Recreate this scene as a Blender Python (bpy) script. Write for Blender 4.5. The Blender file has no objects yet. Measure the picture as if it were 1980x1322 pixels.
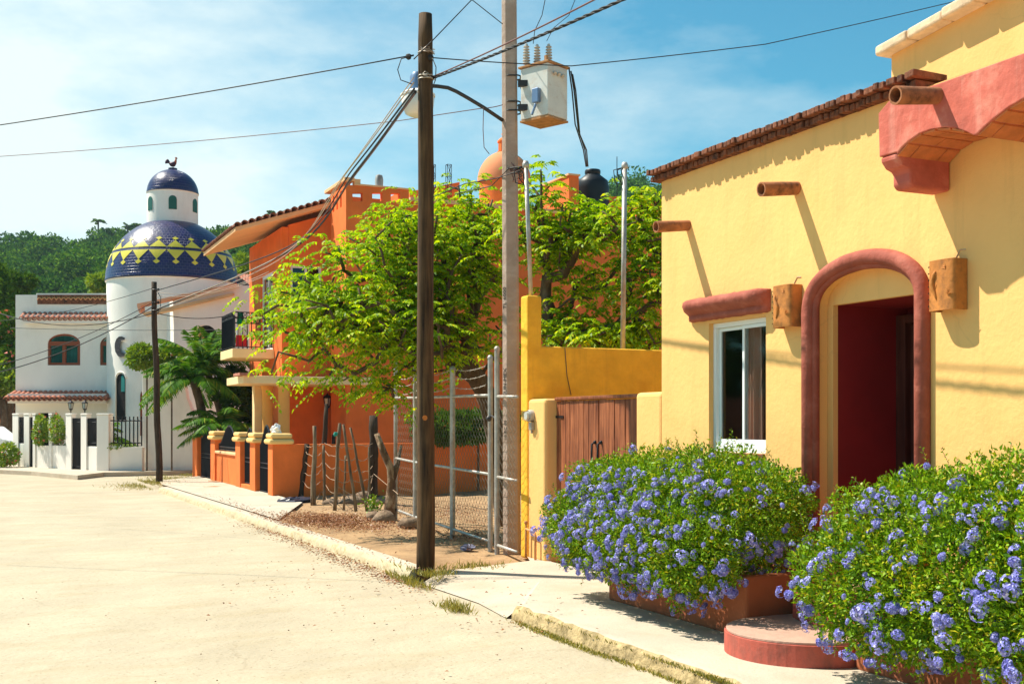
import bpy, math, random
import numpy as np
from mathutils import Vector, Matrix
from mathutils.geometry import tessellate_polygon
R = math.radians
PI = math.pi
rnd = random.Random(7)
F = 2200.0; HOR = 816.0; H = 1.7
TH = math.atan(1010 / F); c_, s_ = math.cos(TH), math.sin(TH)
scene = bpy.context.scene
COL = scene.collection

# ---------- photo geometry: street frame, x across the street, y along it ----------
def at(px, py, Z):
    k = (px - 990) / F * Z
    return Vector((k * c_ + Z * s_, -k * s_ + Z * c_, H + (HOR - py) / F * Z))
def Yx(px, X):
    k = (px - 990) / F
    return X * (c_ - k * s_) / (s_ + k * c_)
def Xy(px, Y):
    k = (px - 990) / F
    return Y * (s_ + k * c_) / (c_ - k * s_)
def zz(py, X, Y):
    return H + (HOR - py) / F * (Y * c_ + X * s_)
def zpx(px, py, X):
    return zz(py, X, Yx(px, X))
def gnd(px, py, z=0.0):
    Z = (H - z) * F / (py - HOR)
    v = at(px, py, Z); v.z = z
    return v

# ---------- object helpers ----------
ROOT = {}
def tag(o, label=None, cat=None, group=None, kind=None):
    if label: o['label'] = label
    if cat: o['category'] = cat
    if group: o['group'] = group
    if kind: o['kind'] = kind
    return o
def thing(name, loc, label, cat, group=None):
    o = bpy.data.objects.new(name, None); COL.objects.link(o)
    o.location = Vector(loc); o.empty_display_size = .2
    ROOT[o.name] = Vector(loc)
    return tag(o, label, cat, group)
def place_mesh(name, me, parent, origin=None):
    o = bpy.data.objects.new(name, me); COL.objects.link(o)
    if parent is not None:
        o.parent = parent; ROOT[o.name] = ROOT[parent.name].copy()
    else:
        o.location = origin; ROOT[o.name] = Vector(origin)
    return o
class MB:
    def __init__(s): s.v = []; s.f = []; s.uv = None
    def add(s, vs, fs):
        b = len(s.v); s.v += [tuple(p) for p in vs]; s.f += [tuple(b + i for i in f) for f in fs]; return s
    def box(s, x0, x1, y0, y1, z0, z1):
        vs = [(x, y, z) for z in (z0, z1) for y in (y0, y1) for x in (x0, x1)]
        return s.add(vs, [(0, 2, 3, 1), (4, 5, 7, 6), (0, 1, 5, 4), (2, 6, 7, 3), (0, 4, 6, 2), (1, 3, 7, 5)])
    def obox(s, c, ax, ay, az, hx, hy, hz):
        c = Vector(c); ax = Vector(ax).normalized() * hx; ay = Vector(ay).normalized() * hy; az = Vector(az).normalized() * hz
        vs = [c + ax * x + ay * y + az * z for z in (-1, 1) for y in (-1, 1) for x in (-1, 1)]
        return s.add(vs, [(0, 2, 3, 1), (4, 5, 7, 6), (0, 1, 5, 4), (2, 6, 7, 3), (0, 4, 6, 2), (1, 3, 7, 5)])
    def prism(s, poly, vec, holes=()):
        vec = Vector(vec); loops = [[Vector(p) for p in poly]] + [[Vector(p) for p in h] for h in holes]
        flat = [p for l in loops for p in l]; n = len(flat); b = len(s.v)
        s.v += [tuple(p) for p in flat] + [tuple(p + vec) for p in flat]
        for t in tessellate_polygon(loops):
            s.f.append(tuple(b + i for i in t)); s.f.append(tuple(b + n + i for i in reversed(t)))
        k = 0
        for l in loops:
            m = len(l)
            for i in range(m):
                j = (i + 1) % m
                s.f.append((b + k + i, b + k + j, b + n + k + j, b + n + k + i))
            k += m
        return s
    def tube(s, pts, r, n=8, cap=True, rs=None, jit=0):
        pts = [Vector(p) for p in pts]; m = len(pts); b = len(s.v)
        t = (pts[1] - pts[0]).normalized()
        u = t.cross(Vector((0, 0, 1)))
        if u.length < 1e-3: u = Vector((1, 0, 0))
        u.normalize()
        for i, p in enumerate(pts):
            if i == 0: t = pts[1] - pts[0]
            elif i == m - 1: t = pts[-1] - pts[-2]
            else: t = pts[i + 1] - pts[i - 1]
            if t.length < 1e-9: t = Vector((0, 0, 1))
            t.normalize(); u = (u - t * u.dot(t))
            if u.length < 1e-6: u = t.orthogonal()
            u.normalize(); w = t.cross(u)
            rr = rs[i] if rs else r
            for k in range(n):
                a = 2 * PI * k / n; q = rr * (1 + (rnd.uniform(-jit, jit) if jit else 0))
                s.v.append(tuple(p + u * math.cos(a) * q + w * math.sin(a) * q))
        for i in range(m - 1):
            for k in range(n):
                k2 = (k + 1) % n
                s.f.append((b + i * n + k, b + i * n + k2, b + (i + 1) * n + k2, b + (i + 1) * n + k))
        if cap:
            s.f.append(tuple(b + k for k in reversed(range(n)))); s.f.append(tuple(b + (m - 1) * n + k for k in range(n)))
        return s
    def cyl(s, c, r, h, n=16, r2=None):
        c = Vector(c); return s.tube([c, c + Vector((0, 0, h))], r, n, rs=[r, r if r2 is None else r2])
    def lathe(s, c, prof, n=24, a0=0, a1=2 * PI, rot=None):
        c = Vector(c); b = len(s.v); full = abs(a1 - a0 - 2 * PI) < 1e-6; m = n if full else n + 1
        for (r, z) in prof:
            for k in range(m):
                a = a0 + (a1 - a0) * k / n; p = Vector((r * math.cos(a), r * math.sin(a), z))
                if rot: p = rot @ p
                s.v.append(tuple(c + p))
        for i in range(len(prof) - 1):
            for k in range(n):
                k2 = (k + 1) % m if full else k + 1
                s.f.append((b + i * m + k, b + i * m + k2, b + (i + 1) * m + k2, b + (i + 1) * m + k))
        return s
    def sphere(s, c, r, nu=12, nv=8, sc=(1, 1, 1), jit=0):
        c = Vector(c); prof = [(math.cos(-PI / 2 + PI * i / nv), math.sin(-PI / 2 + PI * i / nv)) for i in range(nv + 1)]
        b = len(s.v); s.lathe((0, 0, 0), prof, nu)
        for i in range(b, len(s.v)):
            p = s.v[i]; q = r * (1 + rnd.uniform(-jit, jit)) if jit else r
            s.v[i] = (c.x + p[0] * sc[0] * q, c.y + p[1] * sc[1] * q, c.z + p[2] * sc[2] * q)
        return s
    def build(s, name, mat, parent=None, smooth=False, bevel=0, seg=2, autos=None, weld=False, sub=0):
        if parent is not None: org = ROOT[parent.name]
        else:
            a = np.array(s.v); lo, hi = a.min(0), a.max(0)
            org = Vector(((lo[0] + hi[0]) / 2, (lo[1] + hi[1]) / 2, lo[2]))
        me = bpy.data.meshes.new(name)
        a = np.array(s.v) - np.array(org)
        me.from_pydata(a.tolist(), [], s.f)
        import bmesh
        bm = bmesh.new(); bm.from_mesh(me)
        if weld: bmesh.ops.remove_doubles(bm, verts=bm.verts, dist=1e-4)
        bmesh.ops.recalc_face_normals(bm, faces=bm.faces); bm.to_mesh(me); bm.free()
        for mm in (mat if isinstance(mat, (list, tuple)) else [mat]): me.materials.append(mm)
        if smooth or autos:
            me.polygons.foreach_set('use_smooth', [True] * len(me.polygons))
            if autos: me.set_sharp_from_angle(angle=R(autos))
        o = place_mesh(name, me, parent, org)
        if bevel:
            m = o.modifiers.new('bevel', 'BEVEL'); m.width = bevel; m.segments = seg; m.limit_method = 'ANGLE'; m.angle_limit = R(35)
        if sub:
            m = o.modifiers.new('sub', 'SUBSURF'); m.levels = sub; m.render_levels = sub
        return o
def struct(mb, name, mat, **k): return tag(mb.build(name, mat, **k), kind='structure')
def one(mb, name, mat, label, cat, group=None, kind=None, **k):
    return tag(mb.build(name, mat, **k), label, cat, group, kind)
def copy_thing(root, loc, rotz=None, label=None, scale=None):
    c = root.copy(); COL.objects.link(c); c.location = Vector(loc)
    if rotz is not None: c.rotation_euler.z = rotz
    if scale is not None: c.scale = (scale,) * 3
    if label: c['label'] = label
    def rec(a, b):
        for ch in list(a.children):
            if ch is b: continue
            d = ch.copy(); COL.objects.link(d); d.parent = b; rec(ch, d)
    rec(root, c); ROOT[c.name] = Vector(loc)
    return c

# ---------- materials ----------
def newmat(name):
    m = bpy.data.materials.new(name); m.use_nodes = True; nt = m.node_tree
    for n in list(nt.nodes): nt.nodes.remove(n)
    return m, nt, nt.nodes, nt.links
def noise(nt, vec, scale, detail=4, rough=.55):
    n = nt.nodes.new('ShaderNodeTexNoise'); n.inputs['Scale'].default_value = scale
    n.inputs['Detail'].default_value = detail; n.inputs['Roughness'].default_value = rough
    nt.links.new(vec, n.inputs['Vector']); return n
def ramp(nt, fac, stops):
    r = nt.nodes.new('ShaderNodeValToRGB'); e = r.color_ramp.elements
    while len(e) < len(stops): e.new(.5)
    for q, (p, cc) in zip(e, stops):
        q.position = p; q.color = (cc if len(cc) == 4 else (*cc, 1))
    nt.links.new(fac, r.inputs['Fac']); return r
def mix(nt, fac, a, b, mode='MIX'):
    m = nt.nodes.new('ShaderNodeMix'); m.data_type = 'RGBA'; m.blend_type = mode
    for inp, val in ((m.inputs[0], fac), (m.inputs[6], a), (m.inputs[7], b)):
        if hasattr(val, 'links') or hasattr(val, 'is_output'): nt.links.new(val, inp)
        elif isinstance(val, (int, float)): inp.default_value = val
        else: inp.default_value = (*val, 1)
    return m.outputs[2]
def M(name, col, rough=.85, metal=0, var=.18, vs=1.5, bump=.0, bs=40, stain=None, sscale=(1, 1, 1), samt=.5, speck=None, spec=.3, coarse=0, stretch=None, streak=None, crack=None):
    """painted / plastered / earthen surface: mottled base, optional stains and relief"""
    m, nt, N, L = newmat(name)
    out = N.new('ShaderNodeOutputMaterial'); b = N.new('ShaderNodeBsdfPrincipled'); L.new(b.outputs[0], out.inputs[0])
    g = N.new('ShaderNodeNewGeometry'); vec = g.outputs['Position']
    if stretch:
        mp = N.new('ShaderNodeMapping'); mp.inputs['Scale'].default_value = stretch; L.new(vec, mp.inputs[0]); vec = mp.outputs[0]
    n1 = noise(nt, vec, vs, 6, .6)
    lo = tuple(x * (1 - var) for x in col); hi = tuple(min(1, x * (1 + var)) for x in col)
    r1 = ramp(nt, n1.outputs['Fac'], [(.3, lo), (.7, hi)]); colr = r1.outputs[0]
    if stain:
        mp = N.new('ShaderNodeMapping'); mp.inputs['Scale'].default_value = sscale; L.new(g.outputs['Position'], mp.inputs[0])
        n2 = noise(nt, mp.outputs[0], 1.0, 8, .68); r2 = ramp(nt, n2.outputs['Fac'], [(.5, (0, 0, 0)), (.68, (samt,) * 3)])
        colr = mix(nt, r2.outputs[0], colr, stain)
    if streak:
        mp = N.new('ShaderNodeMapping'); mp.inputs['Scale'].default_value = (5, 5, .45); L.new(g.outputs['Position'], mp.inputs[0])
        n4 = noise(nt, mp.outputs[0], 1.0, 6, .7); r4 = ramp(nt, n4.outputs['Fac'], [(.54, (0, 0, 0)), (.72, (.45,) * 3)]); colr = mix(nt, r4.outputs[0], colr, streak)
    if crack:
        wv = noise(nt, g.outputs['Position'], 2.2, 4, .6); ad_ = N.new('ShaderNodeMix'); ad_.data_type = 'VECTOR'; ad_.inputs[0].default_value = .22
        L.new(g.outputs['Position'], ad_.inputs[4]); L.new(wv.outputs['Color'], ad_.inputs[5])
        vo = N.new('ShaderNodeTexVoronoi'); vo.feature = 'DISTANCE_TO_EDGE'; vo.inputs['Scale'].default_value = crack[1]; L.new(ad_.outputs[1], vo.inputs['Vector'])
        r5 = ramp(nt, vo.outputs['Distance'], [(.0, (crack[2],) * 3), (crack[3], (0, 0, 0))]); n6 = noise(nt, g.outputs['Position'], .6, 2); r6 = ramp(nt, n6.outputs['Fac'], [(.50, (0, 0, 0)), (.60, (1, 1, 1))])
        cf_ = mix(nt, 1.0, r5.outputs[0], r6.outputs[0], 'MULTIPLY'); colr = mix(nt, cf_, colr, crack[0])
    if speck:
        n3 = noise(nt, vec, bs * 1.7, 2, .5); r3 = ramp(nt, n3.outputs['Fac'], [(.62, (0, 0, 0)), (.72, (.7,) * 3)])
        colr = mix(nt, r3.outputs[0], colr, speck)
    L.new(colr, b.inputs['Base Color'])
    b.inputs['Roughness'].default_value = rough; b.inputs['Metallic'].default_value = metal
    b.inputs['Specular IOR Level'].default_value = spec
    if bump:
        nb = noise(nt, vec, bs, 5, .6); bp = N.new('ShaderNodeBump'); bp.inputs['Strength'].default_value = bump; bp.inputs['Distance'].default_value = .02
        h = nb.outputs['Fac']
        if coarse:
            nc = noise(nt, vec, coarse, 3, .5); ma = N.new('ShaderNodeMath'); ma.operation = 'MULTIPLY_ADD'
            L.new(nc.outputs['Fac'], ma.inputs[0]); ma.inputs[1].default_value = 2.5; L.new(h, ma.inputs[2]); h = ma.outputs[0]
        L.new(h, bp.inputs['Height']); L.new(bp.outputs[0], b.inputs['Normal'])
    return m
def leafmat(name, c1, c2, c3=None, trans=.45, clump=1.2, gloss=.12):
    m, nt, N, L = newmat(name)
    out = N.new('ShaderNodeOutputMaterial'); g = N.new('ShaderNodeNewGeometry')
    n1 = noise(nt, g.outputs['Position'], clump, 3, .5)
    ad = N.new('ShaderNodeMath'); ad.operation = 'MULTIPLY_ADD'; L.new(g.outputs['Random Per Island'], ad.inputs[0]); ad.inputs[1].default_value = .55
    mu = N.new('ShaderNodeMath'); mu.operation = 'MULTIPLY'; L.new(n1.outputs['Fac'], mu.inputs[0]); mu.inputs[1].default_value = .5; L.new(mu.outputs[0], ad.inputs[2])
    st = [(.15, c1), (.7, c2)] + ([(.78, c3)] if c3 else [])
    r = ramp(nt, ad.outputs[0], st)
    d = N.new('ShaderNodeBsdfDiffuse'); t = N.new('ShaderNodeBsdfTranslucent'); gl = N.new('ShaderNodeBsdfGlossy'); gl.inputs['Roughness'].default_value = .45
    L.new(r.outputs[0], d.inputs[0])
    tc = mix(nt, 1.0, r.outputs[0], (1.0, .95, .3), 'MULTIPLY'); L.new(tc, t.inputs[0])
    m1 = N.new('ShaderNodeMixShader'); m1.inputs[0].default_value = trans; L.new(d.outputs[0], m1.inputs[1]); L.new(t.outputs[0], m1.inputs[2])
    m2 = N.new('ShaderNodeMixShader'); m2.inputs[0].default_value = gloss * .4; L.new(m1.outputs[0], m2.inputs[1]); L.new(gl.outputs[0], m2.inputs[2])
    L.new(m2.outputs[0], out.inputs[0]); return m
def glassmat(name, col=(.02, .03, .03), rough=.05):
    m, nt, N, L = newmat(name)
    out = N.new('ShaderNodeOutputMaterial'); tr = N.new('ShaderNodeBsdfTransparent'); tr.inputs[0].default_value = (.8, .82, .82, 1)
    gl = N.new('ShaderNodeBsdfGlossy'); gl.inputs['Roughness'].default_value = rough
    lw = N.new('ShaderNodeLayerWeight'); lw.inputs[0].default_value = .5; pw = N.new('ShaderNodeMath'); pw.operation = 'POWER'; L.new(lw.outputs['Facing'], pw.inputs[0]); pw.inputs[1].default_value = 3.5
    fr = N.new('ShaderNodeMath'); fr.operation = 'MULTIPLY_ADD'; L.new(pw.outputs[0], fr.inputs[0]); fr.inputs[1].default_value = .8; fr.inputs[2].default_value = .035
    mx = N.new('ShaderNodeMixShader'); L.new(fr.outputs[0], mx.inputs[0]); L.new(tr.outputs[0], mx.inputs[1]); L.new(gl.outputs[0], mx.inputs[2])
    L.new(mx.outputs[0], out.inputs[0]); return m
def woodmat(name, c1, c2, axis=2, sc=14, rough=.6):
    m, nt, N, L = newmat(name)
    out = N.new('ShaderNodeOutputMaterial'); b = N.new('ShaderNodeBsdfPrincipled'); L.new(b.outputs[0], out.inputs[0])
    g = N.new('ShaderNodeNewGeometry'); mp = N.new('ShaderNodeMapping'); s = [sc, sc, sc]; s[axis] = sc * .07; mp.inputs['Scale'].default_value = s
    L.new(g.outputs['Position'], mp.inputs[0]); n = noise(nt, mp.outputs[0], 1.0, 8, .65)
    r = ramp(nt, n.outputs['Fac'], [(.3, c1), (.68, c2)])
    rr = mix(nt, .35, r.outputs[0], (1, 1, 1), 'MULTIPLY')
    n2 = noise(nt, g.outputs['Position'], 2.2, 4, .6); r2 = ramp(nt, n2.outputs['Fac'], [(.3, (.55, .5, .5)), (.65, (1, 1, 1))])
    cc = mix(nt, .8, rr, r2.outputs[0], 'MULTIPLY'); L.new(cc, b.inputs['Base Color'])
    b.inputs['Roughness'].default_value = rough; b.inputs['Specular IOR Level'].default_value = .25
    bp = N.new('ShaderNodeBump'); bp.inputs['Strength'].default_value = .5; bp.inputs['Distance'].default_value = .01
    L.new(n.outputs['Fac'], bp.inputs['Height']); L.new(bp.outputs[0], b.inputs['Normal']); return m

yel = M('yellow_stucco', (.90, .505, .175), .9, var=.07, vs=.8, bump=.22, bs=22, coarse=2.5, stain=(.78, .46, .14), sscale=(1.3, 1.3, .8), samt=.42, streak=(.66, .38, .13), crack=((.6, .36, .14), .9, .28, .005))
mus = M('mustard_stucco', (.90, .47, .035), .9, var=.16, vs=3, bump=.5, bs=12, coarse=3.5, stain=(.70, .30, .02), sscale=(2, 2, 3), samt=.5, streak=(.55, .25, .03))
pink = M('pink_stucco', (.56, .13, .09), .85, var=.25, vs=3, bump=.4, bs=18, coarse=4, stain=(.62, .28, .2), sscale=(3, 3, 3), samt=.6, streak=(.70, .38, .30))
maro = M('maroon_plaster', (.30, .05, .035), .8, var=.15, vs=2, bump=.25, bs=18, coarse=4, stain=(.40, .12, .08), sscale=(4, 4, 4), samt=.3)
dmaro = M('dark_maroon_paint', (.22, .014, .016), .6, var=.15, vs=2, bump=.1)
mould = M('rose_moulding', (.34, .085, .055), .8, var=.18, vs=5, bump=.35, bs=25, coarse=6, stain=(.52, .2, .14), sscale=(5, 5, 5), samt=.35)
brick = M('brick_red', (.21, .075, .038), .9, var=.5, vs=14, bump=.5, bs=30, stain=(.025, .014, .012), sscale=(6, 9, 6), samt=1.0)
clay = M('clay', (.52, .19, .04), .7, var=.25, vs=8, bump=.2, bs=30, stain=(.16, .07, .025), sscale=(9, 9, 7), samt=.7)
mesh_m = M('dark_mesh_wire', (.20, .19, .15), .6, metal=.3)
claypipe = M('clay_pipe', (.36, .14, .06), .8, var=.35, vs=9, bump=.3, bs=30, stain=(.05, .03, .02), sscale=(8, 8, 8), samt=.85)
white_p = M('white_frame', (.82, .83, .82), .45, var=.05)
planterm = M('planter_terracotta', (.42, .13, .055), .85, var=.18, vs=2, bump=.2, bs=25, stain=(.28, .08, .04), sscale=(2, 2, 2), samt=.5)
stepred = M('step_red_paint', (.50, .11, .075), .8, var=.2, vs=4, bump=.2, bs=25, stain=(.18, .08, .06), sscale=(6, 6, 3), samt=.6)
treadm = M('step_tread', (.50, .32, .24), .9, var=.12, vs=2, bump=.3, bs=30, stain=(.34, .2, .15), sscale=(3, 3, 3))
pale = M('pale_concrete', (.52, .44, .34), .92, var=.10, vs=1.4, bump=.3, bs=30, stain=(.42, .33, .22), sscale=(1.2, 1.2, 1.2), samt=.55, speck=(.35, .27, .18))
road_m = M('road_concrete', (.465, .39, .275), .95, var=.12, vs=.7, bump=.5, bs=18, coarse=3, stain=(.40, .32, .20), sscale=(.9, 2.4, 1), samt=.6, speck=(.26, .20, .13), crack=((.28, .21, .13), .55, .35, .006))
kerb_m = M('kerb_concrete', (.55, .46, .30), .95, var=.2, vs=4, bump=.6, bs=22, coarse=6, stain=(.34, .24, .10), sscale=(4, 4, 6), samt=.8)
kerbdirty = M('mossy_kerb', (.46, .34, .17), .95, var=.35, vs=6, bump=.9, bs=26, coarse=8, stain=(.14, .10, .03), sscale=(9, 9, 9), samt=.9)
dirt = M('bare_dirt', (.38, .235, .12), .98, var=.25, vs=1.3, bump=.7, bs=16, coarse=3, stain=(.22, .12, .06), sscale=(1.6, 1.6, 1), samt=.7, speck=(.16, .09, .05))
ora = M('orange_stucco', (.84, .185, .036), .9, var=.13, vs=1.2, bump=.2, bs=14, coarse=2, stain=(.62, .13, .03), sscale=(1, 1, .7), samt=.5)
ora_shaded = M('orange_stucco_shaded', (.64, .13, .035), .9, var=.15, vs=.8, bump=.2, bs=14, coarse=2, stain=(.40, .09, .03), sscale=(1, 1, .5), samt=.5)  # orange stucco darkened to stand for its shaded walls; no wall uses it
peach = M('peach_stucco', (.86, .48, .24), .9, var=.08, vs=1.5, bump=.1)
cream = M('cream_stucco', (.88, .66, .34), .9, var=.08, vs=1.5, bump=.1)
wht = M('white_stucco', (.90, .85, .78), .9, var=.05, vs=.6, bump=.15, bs=10, stain=(.62, .56, .50), sscale=(.8, .8, .3), samt=.35)
tile = M('roof_tile', (.50, .19, .12), .85, var=.35, vs=6, bump=.2, stain=(.22, .10, .07), sscale=(5, 5, 5), samt=.6)
tiled = M('dark_roof_tile', (.26, .10, .06), .85, var=.4, vs=6, bump=.2, stain=(.05, .03, .02), sscale=(4, 4, 4), samt=.8)
iron = M('black_iron', (.02, .02, .025), .5, metal=.4, var=.2)
galv = M('galvanised_steel', (.46, .44, .40), .55, metal=.55, var=.25, vs=8, bump=.2, bs=50, stain=(.30, .14, .06), sscale=(5, 5, 2), samt=.6)
wire_m = M('wire_black', (.025, .022, .022), .6, var=.1)
wire_r = M('wire_brown', (.16, .07, .06), .6, var=.1)
wire_w = M('wire_pale', (.50, .40, .32), .6, var=.1)
barb_m = M('rusty_barbed_wire', (.42, .28, .18), .7, var=.3, vs=10)
conc_pole = M('pole_concrete', (.42, .30, .235), .9, var=.14, vs=3, bump=.4, bs=30, coarse=5, stain=(.56, .47, .40), sscale=(3, 3, 6), samt=.5)
tank_m = M('transformer_paint', (.66, .65, .60), .5, var=.08, vs=4, bump=.05, stain=(.42, .22, .1), sscale=(5, 5, 8), samt=.35)
rust_bounce = M('rusty_edge_and_bounce', (.45, .22, .09), .8, var=.3, vs=12)
porc = M('porcelain', (.55, .50, .44), .3, var=.1)
lampblue = M('lamp_housing', (.16, .24, .38), .4, var=.1, metal=.3)
lampglobe = M('lamp_globe', (.80, .78, .72), .3, var=.04)
darkmetal = M('dark_metal', (.06, .055, .055), .5, metal=.5, var=.2)
rubber = M('tank_plastic', (.012, .013, .016), .45, var=.1)
oldwood = woodmat('old_pole_wood', (.014, .009, .005), (.16, .088, .037), 2, 20, .85)
darkwood = woodmat('weathered_dark_wood', (.02, .014, .01), (.10, .065, .04), 2, 20, .9)
gatewood = woodmat('gate_wood', (.11, .026, .012), (.50, .17, .07), 2, 26, .55)
doorwood = woodmat('door_wood', (.05, .014, .01), (.14, .045, .03), 2, 20, .5)
stick = woodmat('stick_wood', (.08, .055, .035), (.36, .26, .16), 2, 30, .95)
bark = M('tree_bark', (.10, .065, .04), .95, var=.35, vs=8, bump=.8, bs=20, stain=(.25, .19, .13), sscale=(5, 5, 2), samt=.6)
rock_m = M('rock', (.24, .16, .105), .95, var=.4, vs=7, bump=1, bs=18, stain=(.40, .30, .2), sscale=(6, 6, 6))
glass = glassmat('window_glass')
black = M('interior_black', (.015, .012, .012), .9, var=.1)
curtain_m = M('pink_curtain', (.75, .42, .30), .9, var=.25, vs=10, stretch=(1, 1, .05))
curtain_g = M('teal_curtain', (.03, .26, .24), .8, var=.3, vs=6, stretch=(2, 2, .1))
leaf_tree = leafmat('tree_leaves', (.05, .22, .004), (.46, .64, .008), (.68, .68, .01), trans=.56, clump=1.5, gloss=.04)
leaf_bush = leafmat('bush_leaves', (.012, .10, .004), (.29, .48, .010), (.52, .48, .02), trans=.26, clump=3, gloss=.05)
leaf_dark = leafmat('dark_leaves', (.02, .07, .012), (.10, .19, .02), trans=.3, clump=.6, gloss=0)
leaf_bright = leafmat('bright_leaves', (.06, .18, .01), (.26, .36, .02), trans=.4, clump=2)
leaf_hill = leafmat('hill_leaves', (.006, .05, .022), (.11, .25, .03), (.24, .38, .04), trans=.2, clump=.07, gloss=.0)  # darkest leaf tone is tinted blue to suggest distance haze
leaf_palm = leafmat('palm_leaves', (.02, .10, .008), (.12, .27, .012), (.30, .32, .03), trans=.35, clump=1, gloss=.03)
leaf_dead = leafmat('dead_leaves', (.12, .04, .018), (.34, .14, .06), (.50, .30, .16), trans=.1, clump=2)
grass_y = leafmat('dry_grass', (.16, .17, .02), (.42, .36, .08), (.5, .42, .2), trans=.3, clump=3)
petal = leafmat('plumbago_petals', (.13, .11, .62), (.34, .34, .86), (.55, .55, .93), trans=.25, clump=6)
petal_red = leafmat('pink_petals', (.60, .08, .06), (.75, .2, .14), trans=.3)
# ---------- camera, sun, sky ----------
cam = bpy.data.cameras.new('camera'); co = bpy.data.objects.new('camera', cam); COL.objects.link(co)
cam.sensor_width = 36; cam.lens = 36 * F / 1980; cam.shift_y = (HOR - 661) / 1980; cam.clip_end = 3000; cam.clip_start = .1
co.location = (0, 0, H); co.rotation_euler = (R(90), 0, -TH); scene.camera = co
LD = Vector((.36, -.35, -.70)).normalized()
sun = bpy.data.lights.new('sun', 'SUN'); sun.energy = 5; sun.angle = R(.5); sun.color = (1, .93, .80)
so = bpy.data.objects.new('sun', sun); COL.objects.link(so); so.rotation_euler = LD.to_track_quat('-Z', 'Y').to_euler(); so.location = (0, 0, 20)
w = bpy.data.worlds.new('World'); scene.world = w; w.use_nodes = True; nt = w.node_tree; N = nt.nodes; L = nt.links
bg = N['Background']; sky = N.new('ShaderNodeTexSky'); sky.sky_type = 'NISHITA'; sky.sun_disc = False
sky.sun_elevation = math.asin(-LD.z); sky.sun_rotation = math.atan2(-LD.x, -LD.y) % (2 * PI)
sky.air_density = 1.0; sky.dust_density = .6; sky.ozone_density = 1.5
bg.inputs[1].default_value = .072
tc = N.new('ShaderNodeTexCoord')
# bluer, cyan air colour; clouds spread over the western side of the sky
sk = mix(nt, .75, sky.outputs[0], (.30, 1.32, 1.30), 'MULTIPLY')
sep = N.new('ShaderNodeSeparateXYZ'); L.new(tc.outputs['Generated'], sep.inputs[0])
mp = N.new('ShaderNodeMapping'); mp.inputs['Scale'].default_value = (1.0, 1.0, 2.6); mp.inputs['Rotation'].default_value = (.3, .5, .2); L.new(tc.outputs['Generated'], mp.inputs[0])
nz = noise(nt, mp.outputs[0], 2.6, 9, .60)
def dotn(v):
    d = N.new('ShaderNodeVectorMath'); d.operation = 'DOT_PRODUCT'; L.new(tc.outputs['Generated'], d.inputs[0]); d.inputs[1].default_value = v; return d.outputs['Value']
dl = at(150, 330, 1) - Vector((0, 0, H)); dl.normalize()
g1 = N.new('ShaderNodeMapRange'); L.new(dotn(dl), g1.inputs[0]); g1.inputs[1].default_value = .45; g1.inputs[2].default_value = 1.0; g1.inputs[3].default_value = 0; g1.inputs[4].default_value = 1.0
gp = N.new('ShaderNodeMath'); gp.operation = 'POWER'; L.new(g1.outputs[0], gp.inputs[0]); gp.inputs[1].default_value = 2.5
gm_ = N.new('ShaderNodeMath'); gm_.operation = 'MULTIPLY_ADD'; L.new(gp.outputs[0], gm_.inputs[0]); gm_.inputs[1].default_value = .52; gm_.inputs[2].default_value = -.18
ad = N.new('ShaderNodeMath'); ad.operation = 'ADD'; L.new(nz.outputs['Fac'], ad.inputs[0]); L.new(gm_.outputs[0], ad.inputs[1])
rr = ramp(nt, ad.outputs[0], [(.50, (0, 0, 0)), (.66, (.30,) * 3), (.88, (.92,) * 3)])
sc_ = mix(nt, rr.outputs[0], sk, (8.2, 9.2, 9.0))
L.new(sc_, bg.inputs[0])
scene.view_settings.view_transform = 'Standard'; scene.view_settings.look = 'None'; scene.view_settings.gamma = 1
scene.view_settings.exposure = .72
scene.cycles.max_bounces = 6; scene.cycles.transparent_max_bounces = 12

# ---------- ground ----------
def sheet(name, mat, pts, z=None, thick=None):
    mb = MB()
    loop = [Vector(p) for p in pts]
    tr = tessellate_polygon([loop]); mb.add(loop, tr); return struct(mb, name, mat)
RZ = -.13
struct(MB().add([(-900, -300, RZ - .05), (900, -300, RZ - .05), (900, 1500, RZ - .05), (-900, 1500, RZ - .05)], [(0, 1, 2, 3)]), 'ground', dirt)
kx = lambda y: 4.42 if y < 14 else 4.42 - (y - 14) * .022     # line of the kerb
Yend = 31.0
road_mb = MB(); nY, nX = 60, 40
for j in range(nY + 1):
    y = -6 + j * 1.0
    for i in range(nX + 1):
        x = -30 + i * (kx(y) + 30.35) / nX if y < 33 else -30 + i * 42 / nX
        road_mb.v.append((x, y, RZ + .012 * math.sin(x * .9 + y * .3) * (1 if x < 3.6 else 0) + 0))
for j in range(nY):
    for i in range(nX):
        a = j * (nX + 1) + i; road_mb.f.append((a, a + 1, a + nX + 2, a + nX + 1))
struct(road_mb, 'road', road_m, smooth=True)
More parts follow.
